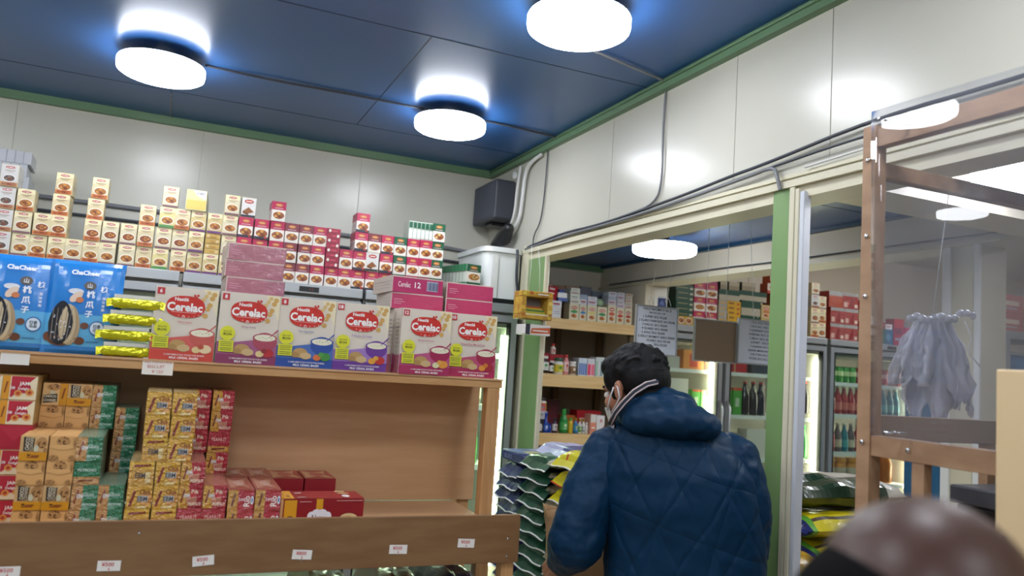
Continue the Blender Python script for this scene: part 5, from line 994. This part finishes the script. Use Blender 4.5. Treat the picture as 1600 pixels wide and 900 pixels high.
# print on the yellow bags is their film; sacks seen through the second opening
STX = empty('pallet_table', (0, 0, 0), 0, 'low wooden platform under the sacks beyond the near green post', 'platform')
MB().box(1.80, 2.78, 2.02, 2.9, .45, .48, PLY).obj('top', STX)
for x in (1.87, 2.7):
    for y in (2.04, 2.84): MB().box(x, x+.05, y, y+.05, 0, .45, WOODV).obj('leg', STX)
GOLD = film('gold_sack_film', '#b08a2c'); GRS = film('green_sack', '#5a9a34'); BRN = M('brown_band', '#3c2a1c', .4); YL2 = film('bright_yellow_sack', '#cfc01a'); WCR = film('white_sack_film', '#b8b4a8'); DG2 = film('deep_green_sack', '#15301f')
HP = -pi/2     # these sacks lie along x, sealed ends left and right
gold = [sack_mesh(.30, .34, .080, lambda u, v, s: M('red_sack_label', '#b8302c', .4) if (s and -.3 < u < .5 and -.75 < v < -.35) else (film('foil_end', '#b89a8c') if v > .84 else GOLD), k+40, flange=.03, wob=.012, fl_h=.2).mesh('rice_sack') for k in range(3)]
ylw = [sack_mesh(.30, .54, .092, lambda u, v, s: NV if v < -.92 else GRS if v < -.85 else (BRN if .66 < u < .84 else YL2), k+50, flange=.02, wob=.012, fl_h=.2).mesh('rice_sack') for k in range(2)]
def sput(me, x, y, z, rz, lab, rx=0., ry=0.): o = link('rice_sack', me, None, (x, y, z), 0, (rx, ry, rz)); return tag(o, lab, 'rice sack', 'sacks beyond the near green post')
for k in range(7): sput(gold[k % 3], 1.80+.01*(k % 3), 2.20+.01*(k % 2), .4805+k*.085, HP+.05*(-1)**k, f'gold rice sack with crumpled foil end, {top_word(6-k)} of the pile beside the moulded post')
for k in range(6): sput(gold[(k+1) % 3], 2.20+.01*(k % 3), 2.24+.01*(k % 2), .4805+k*.085, HP+.05*(-1)**k, f'gold rice sack, {top_word(5-k)} of the pile under the bright yellow sacks')
for k in range(2): sput(ylw[k], 2.165-.02*k, 2.32, .993+k*.096, HP+.03, ['lower bright yellow sack with a dark band and green corner', 'upper bright yellow sack with a dark band and green corner'][k])
sput(sack_mesh(.34, .58, .11, lambda u, v, s: WCR if (v > .6 or (s and u < .25)) else DG2, 61, flange=.03, wob=.022, fl_h=.2).mesh('rice_sack'), 2.13, 2.40, 1.188, HP, 'dark green and clear sack on top of the yellow sacks')
sput(sack_mesh(.36, .26, .075, lambda u, v, s: WCR if u < .5 else DG2, 63, wob=.014).mesh('rice_sack'), 1.94, 2.46, 1.205, .1, 'crumpled white sack end behind the dark green sack')
sput(sack_mesh(.3, .3, .14, lambda u, v, s: WCR, 64, wob=.014).mesh('rice_sack'), 1.95, 2.46, 1.06, .1, 'whitish sack behind the upper gold sack')
tag(carton(.3, .28, .58, ink('#9a8468')).obj('cardboard_box', None, (1.955, 2.44, .4805)), 'brown cardboard box hidden under the whitish sacks', 'box')
# bags on the shelf under the tray
for i, (x, c, lb) in enumerate(((.44, '#7c7a24', 'olive green bag on the low shelf under the front board'), (.63, '#5c2a20', 'dark brown topped white bag on the low shelf under the front board'), (.79, '#222a5a', 'navy bag with white edge on the low shelf under the front board'))):
    C_ = film('low_bag_%d' % i, c); W2 = film('low_bag_white', '#b8b4ac')
    o = link('grocery_bag', sack_mesh(.13, .3, .125, (lambda C_, i: lambda u, v, s: C_ if (s and (i != 1 or abs(u) < .5)) else W2 if i == 1 else C_)(C_, i), 70+i, seam=WSEAM, wob=.01).mesh('grocery_bag'), None, (x, 2.03, .9505), .05); tag(o, lb, 'bag', 'bags on the low shelf')

# ------------------------------------------------------------------ timber cage with acrylic panels
CX, CYc = 1.45, 1.30
r = empty('counter_cage', (CX, CYc, 0), 0, 'timber framed counter cage glazed with hazy acrylic at the right edge', 'cage'); t = .036
bevel(MB().box(0, t, 0, t, 0, 2.262, CAGE).obj('post', r), .0015)
bevel(MB().box(.004, t-.004, -1.5, -.0005, 2.208, 2.252, CAGE).obj('top_rail', r), .0015)
bevel(MB().box(.004, t-.002, -1.5, -.0005, 1.502, 1.548, CAGE).obj('middle_rail', r), .0015)
bevel(MB().box(t, 1.02, .004, t-.004, 2.142, 2.178, CAGE).obj('top_rail', r), .0015)
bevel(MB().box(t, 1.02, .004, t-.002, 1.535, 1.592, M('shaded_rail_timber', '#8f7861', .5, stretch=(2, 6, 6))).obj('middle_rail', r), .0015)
bevel(MB().box(1.02, 1.056, 0, t, 0, 2.2, CAGE).obj('post', r), .0015)
bevel(MB().box(.006, .03, -.135, -.105, .86, 1.502, CAGE).obj('stud', r), .0015)
bevel(MB().box(.40, .43, .006, .03, .86, 1.535, CAGE).obj('stud', r), .0015)
MB().box(t, 1.02, .014, .018, 1.592, 2.142, GLAZ).obj('acrylic_panel', r)
for (x, y, z, ax) in ((-.003, t/2, 2.18, 'x'), (-.003, t/2, 2.0, 'x'), (-.003, t/2, 1.86, 'x'), (-.003, t/2, 1.53, 'x'), (-.001, -.10, 1.526, 'x')):
    MB().ball((x, y, z), (.003, .0055, .0055), SCRW, 12, 8).obj('screw', r)
MB().box(0, .6, -1.5, .03, .82, .86, WOOD).obj('counter_top', r)
MB().box(.004, .02, -1.5, -.0, .02, .82, PLY).obj('counter_front', r)
# acrylic sheet on the customer side: hung just off the timber, slightly bowed
def bow(y, z): return .0
b = MB(); N1, N2 = 36, 28; g_ = []
for j in range(N2+1):
    for i in range(N1+1):
        y = 1.245-(i/N1)*.93; z = 1.55+(2.262-1.55)*j/N2; g_.append((CX-.0075-.0524*(y-.30)-.026*(z-1.55), y, z))
b.add(g_, [(j*(N1+1)+i, j*(N1+1)+i+1, (j+1)*(N1+1)+i+1, (j+1)*(N1+1)+i) for j in range(N2) for i in range(N1)], GLAZ, True)
o = b.obj('acrylic_sheet'); m = o.modifiers.new('s', 'SOLIDIFY'); m.thickness = .002; tag(o, 'clear acrylic sheet hung on the front of the timber cage', 'acrylic sheet')
for (y, z) in ((1.21, 2.235), (1.21, 1.56), (.75, 2.235), (.75, 1.56)):
    xs = CX-.0085-.0524*(y-.30)-.026*(z-1.55); MB().tube([(xs, y, z), (CX+.004, y, z)], .004, SCRW, 8).obj('standoff', o)
# cream side board, black till, bundle of plastic bags
b = MB().box(1.355, 1.374, .15, .942, .02, 1.70, M('cream_laminate', '#d8bd92', .45, var=.03)); o = bevel(b.obj('side_board'), .003); tag(o, 'cream laminate board standing at the right edge in front of the cage', 'board')
tag(MB().ball((1.353, .925, 1.408), (.003, .006, .006), DKG, 12, 8).obj('screw'), 'dark screw in the cream laminate board', 'screw')
r = empty('till_box', (1.80, 1.02, .8605), 0, 'black till with a grey top behind the cage rail', 'till'); bevel(MB().box(-.12, .18, 0, .24, .0, .545, BLK).obj('body', r), .006); bevel(MB().box(-.13, .19, -.01, .25, .545, .585, M('till_top_grey', '#4a4c52', .35)).obj('top', r), .004)
PB = M('white_plastic_bag_film', '#c9cbd2', .25, var=.08, vs=20, bump=.9, bs=16, coat=.6, alpha=.62)
r = empty('plastic_bag_bundle', (1.785, 1.41, 1.835), -.85, 'bunch of crinkled white plastic bags hanging behind the acrylic', 'plastic bags')
rr = random.Random(4)
for k in range(9):
    x0 = -.07+.0175*k; L_ = -.15-.09*rr.random()-(.035 if k in (2, 5) else 0); vs = []; nn, mm = 14, 9; wd = .020+.014*rr.random(); yo = rr.uniform(-.012, .012)
    for j in range(nn+1):
        tt = j/nn
        for i in range(mm+1):
            u = -1+2*i/mm; ww = .006+wd*1.25*sin(pi*min(1., .08+tt*.80))**1.3*(.8+.5*noise.noise(Vector((k*3., tt*5, 2.)))); n1 = noise.noise(Vector((u*1.5+k*3, tt*6, 1.)))
            vs.append((x0*(.45+.75*tt)+u*ww+.02*n1*tt*tt, yo+.03*(1-u*u)*tt*(-1 if k % 2 else 1)+.02*noise.noise(Vector((u*2.5+k*5, tt*9, 4.)))*tt+.008*sin(u*5+k)*(.4+tt), L_*tt*(1+.12*noise.noise(Vector((u*1.3+k*2, 0., 7.))))+.014*n1*tt))
    b = MB().add(vs, [(j*(mm+1)+i, j*(mm+1)+i+1, (j+1)*(mm+1)+i+1, (j+1)*(mm+1)+i) for j in range(nn) for i in range(mm)], PB, True)
    o = b.obj('bag', r); m = o.modifiers.new('s', 'SOLIDIFY'); m.thickness = .002
b = MB(); [b.ball((-.05+.014*q, .008*sin(q*2.), .004+.006*sin(q*1.7)+.0035*max(0, q-5)), (.011, .012, .014-.001*abs(q-4)), PB, 9, 7, Matrix.Rotation(q*1.1, 3, 'Y')) for q in range(11)]; b.obj('knot', r)
MB().tube([(.07, -.02, 0), (.085, -.02, -.04), (.08, -.02, -.08), (.105, -.02, -.115)], .0018, WCAB, 5).obj('string', r)
MB().tube([(0, 0, .01), (.03, -.07, .33)], .0012, WCAB, 5).obj('hook_string', r)

# ------------------------------------------------------------------ people
def remesh(o, vs=.006, sm=3, disp=None):
    m = o.modifiers.new('remesh', 'REMESH'); m.mode = 'VOXEL'; m.voxel_size = vs; m.use_smooth_shade = True
    if sm: s = o.modifiers.new('smooth', 'SMOOTH'); s.factor = .6; s.iterations = sm
    if disp:
        t = bpy.data.textures.new('puffs', 'CLOUDS'); t.noise_scale = disp[0]; t.noise_depth = 2
        d = o.modifiers.new('disp', 'DISPLACE'); d.texture = t; d.strength = disp[1]; d.mid_level = .5; d.texture_coords = 'LOCAL'
    return o
SKIN = M('skin_light_brown', '#a8745a', .5, var=.08, vs=30, bump=.05); SKIND = M('skin_dark', '#3f2519', .42, var=.12, vs=25, bump=.08, bs=120, spec=.35)
HAIR = M('black_hair', '#060608', .62, var=.4, vs=60, bump=.6, bs=90, stretch=(1, 1, .5), spec=.22); EYEW = M('eye_white', '#d8d4cc', .2); EYEB = M('eye_dark', '#1a120e', .15)
def hand(b, mat, base, dirv, palm_n, curl=.6, side=1, sc=1.):
    # palm, four unequal bent fingers and a thumb leaving the side of the palm; base = wrist
    base = Vector(base); d = Vector(dirv).normalized(); n = Vector(palm_n).normalized(); n = (n-d*n.dot(d)).normalized(); s = d.cross(n)*side
    for o_ in (-.028, -.010, .009, .027): b.limb([base+s*o_*.6*sc, base+d*.05*sc+s*o_*sc, base+d*.088*sc+s*o_*sc], [.019*sc, .016*sc, .0125*sc], mat, 10)
    for o_, ln, r_ in ((-.028, .068, .0078), (-.010, .078, .0088), (.009, .082, .009), (.027, .074, .0088)):
        p = base+d*.088*sc+s*o_*sc; pts = [p]; a = 0
        for seg, w_ in enumerate((.44, .31, .25)):
            a += curl*(.7+.3*seg); p = p+(d*cos(a)+n*sin(a))*ln*w_*sc; pts.append(p)
        b.limb(pts, [r_*1.1*sc, r_*sc, r_*.92*sc, r_*.78*sc], mat, 8)
    p0 = base+d*.03*sc+s*.028*sc; b.limb([p0, p0+(s*.7+d*.6+n*.25)*.032*sc, p0+(s*.75+d*1.1+n*.7)*.052*sc, p0+(s*.55+d*1.5+n*1.1)*.068*sc], [.014*sc, .0115*sc, .0098*sc, .0082*sc], mat, 8)
def head_parts(mat, hair_mat=None):
    b = MB()
    b.ball((0, -.012, .035), (.074, .092, .082), mat, 28, 18); b.ball((0, .022, -.035), (.060, .068, .072), mat, 24, 14); b.ball((0, .050, -.088), (.036, .036, .028), mat); b.ball((0, .02, -.07), (.054, .052, .04), mat)
    b.limb([(0, .088, .012), (0, .108, -.022), (0, .104, -.03)], [.009, .013, .012], mat, 10); b.ball((-.012, .098, -.034), (.008, .01, .007), mat, 10, 8); b.ball((.012, .098, -.034), (.008, .01, .007), mat, 10, 8)
    b.limb([(-.034, .078, .018), (-.012, .088, .022)], [.009, .008], mat, 8); b.limb([(.034, .078, .018), (.012, .088, .022)], [.009, .008], mat, 8)
    b.limb([(-.02, .088, -.060), (0, .094, -.058), (.02, .088, -.060)], [.005, .0065, .005], mat, 8); b.limb([(-.017, .087, -.068), (0, .092, -.070), (.017, .087, -.068)], [.005, .007, .005], mat, 8)
    for s in (-1, 1):
        R_ = Matrix.Rotation(.25*s, 3, 'Z'); b.ball((s*.076, -.002, -.008), (.009, .018, .030), mat, 14, 10, R_); b.ball((s*.081, -.008, .004), (.006, .016, .018), mat, 12, 8, R_)
        b.ball((s*.04, .062, -.025), (.02, .022, .02), mat, 12, 8)
    b.limb([(0, -.025, -.04), (0, -.035, -.10), (0, -.045, -.17)], [.055, .052, .060], mat, 20)
    return b
def xform(b, T): b.v = [tuple(T @ Vector(p)) for p in b.v]; return b
# local frame of the man: x to his right as seen from behind, y away from the viewer, z up
MAN = empty('person', (1.28, 1.971, 0), -radians(33), 'person in a dark blue quilted hooded coat seen from behind, holding a paper bag', 'person')
TH = Matrix.Translation((-.018, .015, 1.602)) @ Matrix.Rotation(radians(50), 4, 'Z') @ Matrix.Rotation(radians(-16), 4, 'X')
hb = xform(head_parts(SKIN), TH)
WL, EL, SL = Vector((-.205, .055, 1.078)), Vector((-.160, -.075, 1.165)), Vector((-.075, .02, 1.42))
WR, ER, SR = Vector((.13, .26, 1.06)), Vector((.305, .0, 1.19)), Vector((.265, .02, 1.42))
hb.limb([(.02, .0, 1.50), (.09, .01, 1.38), (.12, .01, 1.2), (.14, 0, 1.0), (.14, 0, .93)], [.06, .13, .12, .12, .12], SKIN, 20)
hb.limb([SL, EL, WL], [.05, .04, .028], SKIN); hb.limb([SR, ER, WR], [.05, .04, .028], SKIN)
hand(hb, SKIN, WL, (-.45, .45, -.55), (.8, .5, .0), .55, 1); hand(hb, SKIN, WR, (-.6, .1, -.7), (-.3, -.9, 0), .55, -1)
for s in (-1, 1): hb.limb([(.14+s*.09, 0, .92), (.14+s*.10, .02, .50), (.14+s*.10, -.01, .10)], [.085, .058, .042], SKIN)
remesh(hb.obj('body', MAN), .0045, 2)
for s in (-1, 1):
    e = xform(MB().ball((s*.028, .083, .0), .011, EYEW, 16, 12), TH).obj('eye', MAN); xform(MB().ball((s*.028, .090, .0), (.0055, .005, .0055), EYEB, 12, 8), TH).obj('iris', e)
    xform(MB().limb([(s*.014, .094, .022), (s*.032, .09, .027), (s*.048, .078, .022)], [.003, .004, .0025], HAIR, 8), TH).obj('eyebrow', MAN)
# hair: short at the nape, fuller on the crown
b = MB(); b.ball((0, -.016, .050), (.083, .098, .084), HAIR, 30, 20); b.ball((0, -.045, .02), (.079, .074, .08), HAIR, 24, 16); b.ball((0, .046, .078), (.062, .05, .042), HAIR, 20, 12); b.ball((0, -.06, -.03), (.062, .045, .05), HAIR, 20, 12)
for s in (-1, 1): b.ball((s*.062, .022, .035), (.02, .035, .042), HAIR, 16, 10); b.ball((s*.07, .02, .0), (.009, .012, .03), HAIR, 12, 8)
rr = random.Random(11)
for k in range(150):   # short tufts break up the outline
    a, ph = rr.uniform(0, 6.28), rr.uniform(0, 1.75); d = Vector((sin(ph)*cos(a), sin(ph)*sin(a), cos(ph)))
    if d.y > .55 and d.z < .55: continue
    p = Vector((0, -.018, .048))+Vector((d.x*.080, d.y*.096, d.z*.082)); tng = Vector((rr.uniform(-1, 1), rr.uniform(-.2, 1), rr.uniform(-.9, .3))); tng = (tng-d*tng.dot(d)).normalized()
    b.tube([p-d*.003, p+d*.003+tng*.012, p+d*.003+tng*.026], [.0075, .006, .0015], HAIR, 6)
remesh(xform(b, TH).obj('hair', MAN), .004, 1)
b = MB(); b.tube([TH @ Vector(p) for p in ((-.080, .0, .016), (-.088, -.012, .0), (-.084, -.010, -.028), (-.076, .014, -.045), (-.062, .05, -.06))], .0022, M('mask_cloth', '#d4d6d8', .7), 6)
b.tube([TH @ Vector(p) for p in ((-.082, .008, .006), (-.082, .02, -.01), (-.074, .045, -.035), (-.062, .062, -.05))], .0022, MATS['mask_cloth'], 6)
b.add([TH @ Vector(p) for p in ((-.066, .05, -.045), (-.035, .098, -.035), (0, .118, -.03), (.035, .098, -.035), (.066, .05, -.045), (.058, .05, -.10), (.03, .085, -.12), (0, .095, -.125), (-.03, .085, -.12), (-.058, .05, -.10))], [(0, 1, 8, 9), (1, 2, 7, 8), (2, 3, 6, 7), (3, 4, 5, 6)], MATS['mask_cloth'], True)
o = b.obj('face_mask', MAN); o['label'] = 'white face mask with ear loops'
# quilted cloth: stitched lines crossing in large triangles
def coat_mat(name, c, quilt=True):
    m = M(name, c, .5, var=.12, vs=6, spec=.14); nt = m.node_tree; n = nt.nodes; l = nt.links; bs = n['Principled BSDF']
    tc = n.new('ShaderNodeTexCoord'); sp = n.new('ShaderNodeSeparateXYZ'); l.new(tc.outputs['Object'], sp.inputs[0]); hs = []
    def math(op, a, b_=None):
        q = n.new('ShaderNodeMath'); q.operation = op
        for i, v in enumerate((a, b_)):
            if v is None: continue
            if isinstance(v, (int, float)): q.inputs[i].default_value = v
            else: l.new(v, q.inputs[i])
        return q.outputs[0]
    nz = n.new('ShaderNodeTexNoise'); nz.inputs['Scale'].default_value = 6; l.new(tc.outputs['Object'], nz.inputs[0])
    nz2 = n.new('ShaderNodeTexNoise'); nz2.inputs['Scale'].default_value = 26; nz2.inputs['Detail'].default_value = 5; l.new(tc.outputs['Object'], nz2.inputs[0])
    tot = math('ADD', math('MULTIPLY', nz.outputs['Fac'], .9), math('MULTIPLY', nz2.outputs['Fac'], .5))
    if quilt:
        for kx, kz, per in ((.86, .5, .105), (-.86, .5, .105), (.30, 1.0, .17), (.97, -.25, .16)):
            v = math('ADD', math('ADD', math('MULTIPLY', sp.outputs[0], kx), math('MULTIPLY', sp.outputs[2], kz)), math('MULTIPLY', nz.outputs['Fac'], .02))
            fr_ = math('FRACT', math('DIVIDE', v, per)); dd = math('ABSOLUTE', math('SUBTRACT', fr_, .5)); g1 = math('MINIMUM', math('MULTIPLY', dd, 9), 1.)
            tot = math('ADD', tot, math('POWER', g1, .6))
    bp = n.new('ShaderNodeBump'); bp.inputs['Strength'].default_value = .34; bp.inputs['Distance'].default_value = .009; l.new(tot, bp.inputs['Height']); l.new(bp.outputs[0], bs.inputs['Normal'])
    return m
COAT = coat_mat('navy_quilted_coat', '#082c47'); HOOD = coat_mat('navy_hood_cloth', '#082a44', False); SLV = coat_mat('navy_sleeve_cloth', '#082b46', False)
b = MB()   # trunk of the coat
rings = [(.80, .155, .235, .150, 0), (.92, .150, .232, .150, 0), (1.06, .148, .228, .148, 0), (1.18, .145, .228, .15, 0), (1.30, .125, .225, .15, -.01), (1.38, .112, .215, .142, -.012), (1.44, .100, .190, .122, -.010), (1.50, .07, .13, .10, 0), (1.54, .045, .085, .085, .01)]
vs = []; n_ = 36
for z, cx, rx, ry, cy in rings:
    for k in range(n_): a = 2*pi*k/n_; vs.append((cx+rx*math.copysign(abs(cos(a))**.85, cos(a)), cy+ry*math.copysign(abs(sin(a))**.85, sin(a)), z))
b.add(vs, [(i*n_+k, i*n_+(k+1) % n_, (i+1)*n_+(k+1) % n_, (i+1)*n_+k) for i in range(len(rings)-1) for k in range(n_)], COAT, True); b.add(vs[:n_], [tuple(range(n_))[::-1]], COAT); b.add(vs[-n_:], [tuple(range(n_))], COAT)
b.limb([(.005, .0, 1.425), (.08, -.02, 1.45), (.2, -.01, 1.425)], [.078, .09, .085], COAT, 18)
remesh(b.obj('coat', MAN), .007, 6, (.07, .014))
def sleeve(P_, rs, nm='sleeve'):
    b = MB(); b.limb(P_, rs, SLV, 20); return remesh(b.obj(nm, MAN), .006, 4, (.05, .016))
sleeve([SL+Vector((-.005, 0, -.01)), SL.lerp(EL, .5)+Vector((-.015, -.01, .0)), EL+Vector((-.0, -.0, -.0)), EL.lerp(WL, .45), WL.lerp(EL, .12)], [.080, .080, .078, .068, .050])
sleeve([SR+Vector((.0, 0, -.01)), SR.lerp(ER, .5)+Vector((.01, -.01, 0)), ER, ER.lerp(WR, .5), WR.lerp(ER, .1)], [.088, .084, .076, .064, .050])
b = MB()   # hood lying folded on the shoulders
b.limb([(-.05, .0, 1.515), (-.02, -.06, 1.53), (.04, -.09, 1.54), (.12, -.09, 1.53), (.175, -.03, 1.515)], [.03, .045, .062, .060, .045], HOOD, 18)
b.limb([(.02, -.03, 1.56), (.07, -.04, 1.57), (.12, -.02, 1.555)], [.045, .05, .046], HOOD, 18); b.ball((.165, -.085, 1.515), (.066, .06, .044), HOOD, 20, 12); b.ball((.09, -.10, 1.525), (.13, .07, .048), HOOD, 24, 14); b.ball((.03, -.09, 1.515), (.08, .06, .04), HOOD, 20, 12)
remesh(b.obj('hood', MAN), .006, 3, (.06, .018))
# ribbed collar with two pale stripes
cp = [(.045, -.075, 1.628), (.018, -.098, 1.620), (-.015, -.105, 1.597), (-.043, -.103, 1.566), (-.066, -.092, 1.534), (-.080, -.07, 1.502)]
for k, (m_, off, rr_) in enumerate(((M('collar_dark', '#1c2436', .7), 0, .009), (M('collar_pale_stripe', '#b8a8a8', .7), .0085, .0026), (MATS['collar_pale_stripe'], -.0035, .0026))):
    MB().tube([Vector(p)+Vector((-.6*off, -.003-(0 if k == 0 else .0075), .75*off)) for p in cp], rr_, m_, 8).obj('collar_trim' if k == 0 else 'collar_stripe', MAN)
TR = M('dark_trousers', '#1d2026', .7, bump=.3, bs=30); SHO = M('black_shoes', '#18181a', .4)
b = MB(); 
for s in (-1, 1): b.limb([(.145+s*.07, 0, .86), (.145+s*.10, .02, .50), (.145+s*.105, -.01, .09)], [.13, .09, .07], TR, 18)
remesh(b.obj('trousers', MAN), .01, 3)
for s in (-1, 1): b = MB(); b.limb([(.145+s*.105, -.05, .04), (.145+s*.12, .10, .035), (.145+s*.125, .16, .03)], [.042, .042, .032], SHO, 14); remesh(b.obj('shoe', MAN), .008, 2)
# paper bag in his hand
KR = M('kraft_paper', '#b08a60', .6, hex2='#a17c54', vs=5, bump=.25, bs=9)
pb = empty('paper_bag', tuple(MAN.matrix_basis @ Vector((-.175, .205, .868))), -radians(33)+.18, 'open brown paper bag held in front of the man', 'paper bag')
b = MB(); w2, d2, H_ = .105, .06, .34; nx = 8; nzz = 14; ring = [(-w2+2*w2*i/nx, -d2) for i in range(nx)]+[(w2, -d2+2*d2*i/5) for i in range(5)]+[(w2-2*w2*i/nx, d2) for i in range(nx)]+[(-w2, d2-2*d2*i/5) for i in range(5)]; Nn = len(ring); vs = []
for j in range(nzz+1):
    for i, (x, y) in enumerate(ring):
        k = noise.noise(Vector((x*14, y*14+3, j*.5)))*.008; sdn = -.016*sin(pi*j/nzz) if abs(x) > w2-.001 else 0; vs.append((x*(1+.05*j/nzz)+k+(sdn if x > 0 else -sdn), y*(1+.1*j/nzz)+k, H_*j/nzz+(.008*sin(i*.9) if j == nzz else 0)))
b.add(vs, [(j*Nn+i, j*Nn+(i+1) % Nn, (j+1)*Nn+(i+1) % Nn, (j+1)*Nn+i) for j in range(nzz) for i in range(Nn)], KR, True); b.add(vs[:Nn], [tuple(range(Nn))[::-1]], KR)
o = b.obj('bag_body', pb); m = o.modifiers.new('s', 'SOLIDIFY'); m.thickness = .0012
# person close to the camera: only the crown of the head is in view
P2 = empty('person', (.485, .385, 0), -radians(51.5), 'person with a shaved dark-skinned head, only the blurred crown showing at the bottom right', 'person')
T2 = Matrix.Translation((0, .0, 1.462)) @ Matrix.Rotation(radians(-6), 4, 'X')
b = xform(head_parts(SKIND), T2)
b.limb([(0, 0, 1.34), (0, 0, 1.2), (0, 0, 1.02), (0, 0, .88)], [.11, .14, .13, .13], SKIND, 20)
for s in (-1, 1):
    b.limb([(0, 0, 1.31), (s*.17, 0, 1.29), (s*.22, -.01, 1.04), (s*.23, .06, .82)], [.07, .055, .042, .028], SKIND); hand(b, SKIND, (s*.23, .06, .82), (0, .25, -1), (-s, .1, 0), .35, s)
    b.limb([(s*.09, 0, .86), (s*.10, .01, .47), (s*.10, -.01, .09)], [.085, .056, .04], SKIND)
remesh(b.obj('body', P2), .0055, 2)
STUB = M('stubble_hair', '#0b0a0b', .95, var=.3, vs=90, bump=.6, bs=200, spec=.08)
b = MB(); b.ball((-.012, -.024, .020), (.077, .0905, .074), STUB, 28, 18)
for s in (-1, 1): b.ball((s*.062, .0, .01), (.017, .05, .045), STUB, 16, 10)
remesh(xform(b, T2).obj('hair', P2), .006, 2)
for s in (-1, 1):
    e = xform(MB().ball((s*.028, .083, .0), .011, EYEW, 16, 12), T2).obj('eye', P2); xform(MB().ball((s*.028, .090, .0), (.0055, .005, .0055), EYEB, 12, 8), T2).obj('iris', e)
JK = M('dark_grey_jacket', '#26282e', .7, bump=.3, bs=30)
b = MB(); b.limb([(0, -.01, 1.31), (0, 0, 1.15), (0, 0, .95), (0, 0, .84)], [.13, .17, .165, .165], JK, 22)
for s in (-1, 1): b.limb([(s*.05, 0, 1.33), (s*.17, 0, 1.30), (s*.225, -.01, 1.04), (s*.232, .055, .85)], [.085, .078, .062, .046], JK, 18)
remesh(b.obj('jacket', P2), .009, 4)
b = MB()
for s in (-1, 1): b.limb([(s*.08, 0, .84), (s*.10, .01, .48), (s*.10, -.01, .09)], [.13, .09, .068], TR, 18)
remesh(b.obj('trousers', P2), .01, 3)
for s in (-1, 1): b = MB(); b.limb([(s*.10, -.05, .04), (s*.11, .09, .035), (s*.115, .15, .03)], [.042, .042, .032], SHO, 14); remesh(b.obj('shoe', P2), .008, 2)
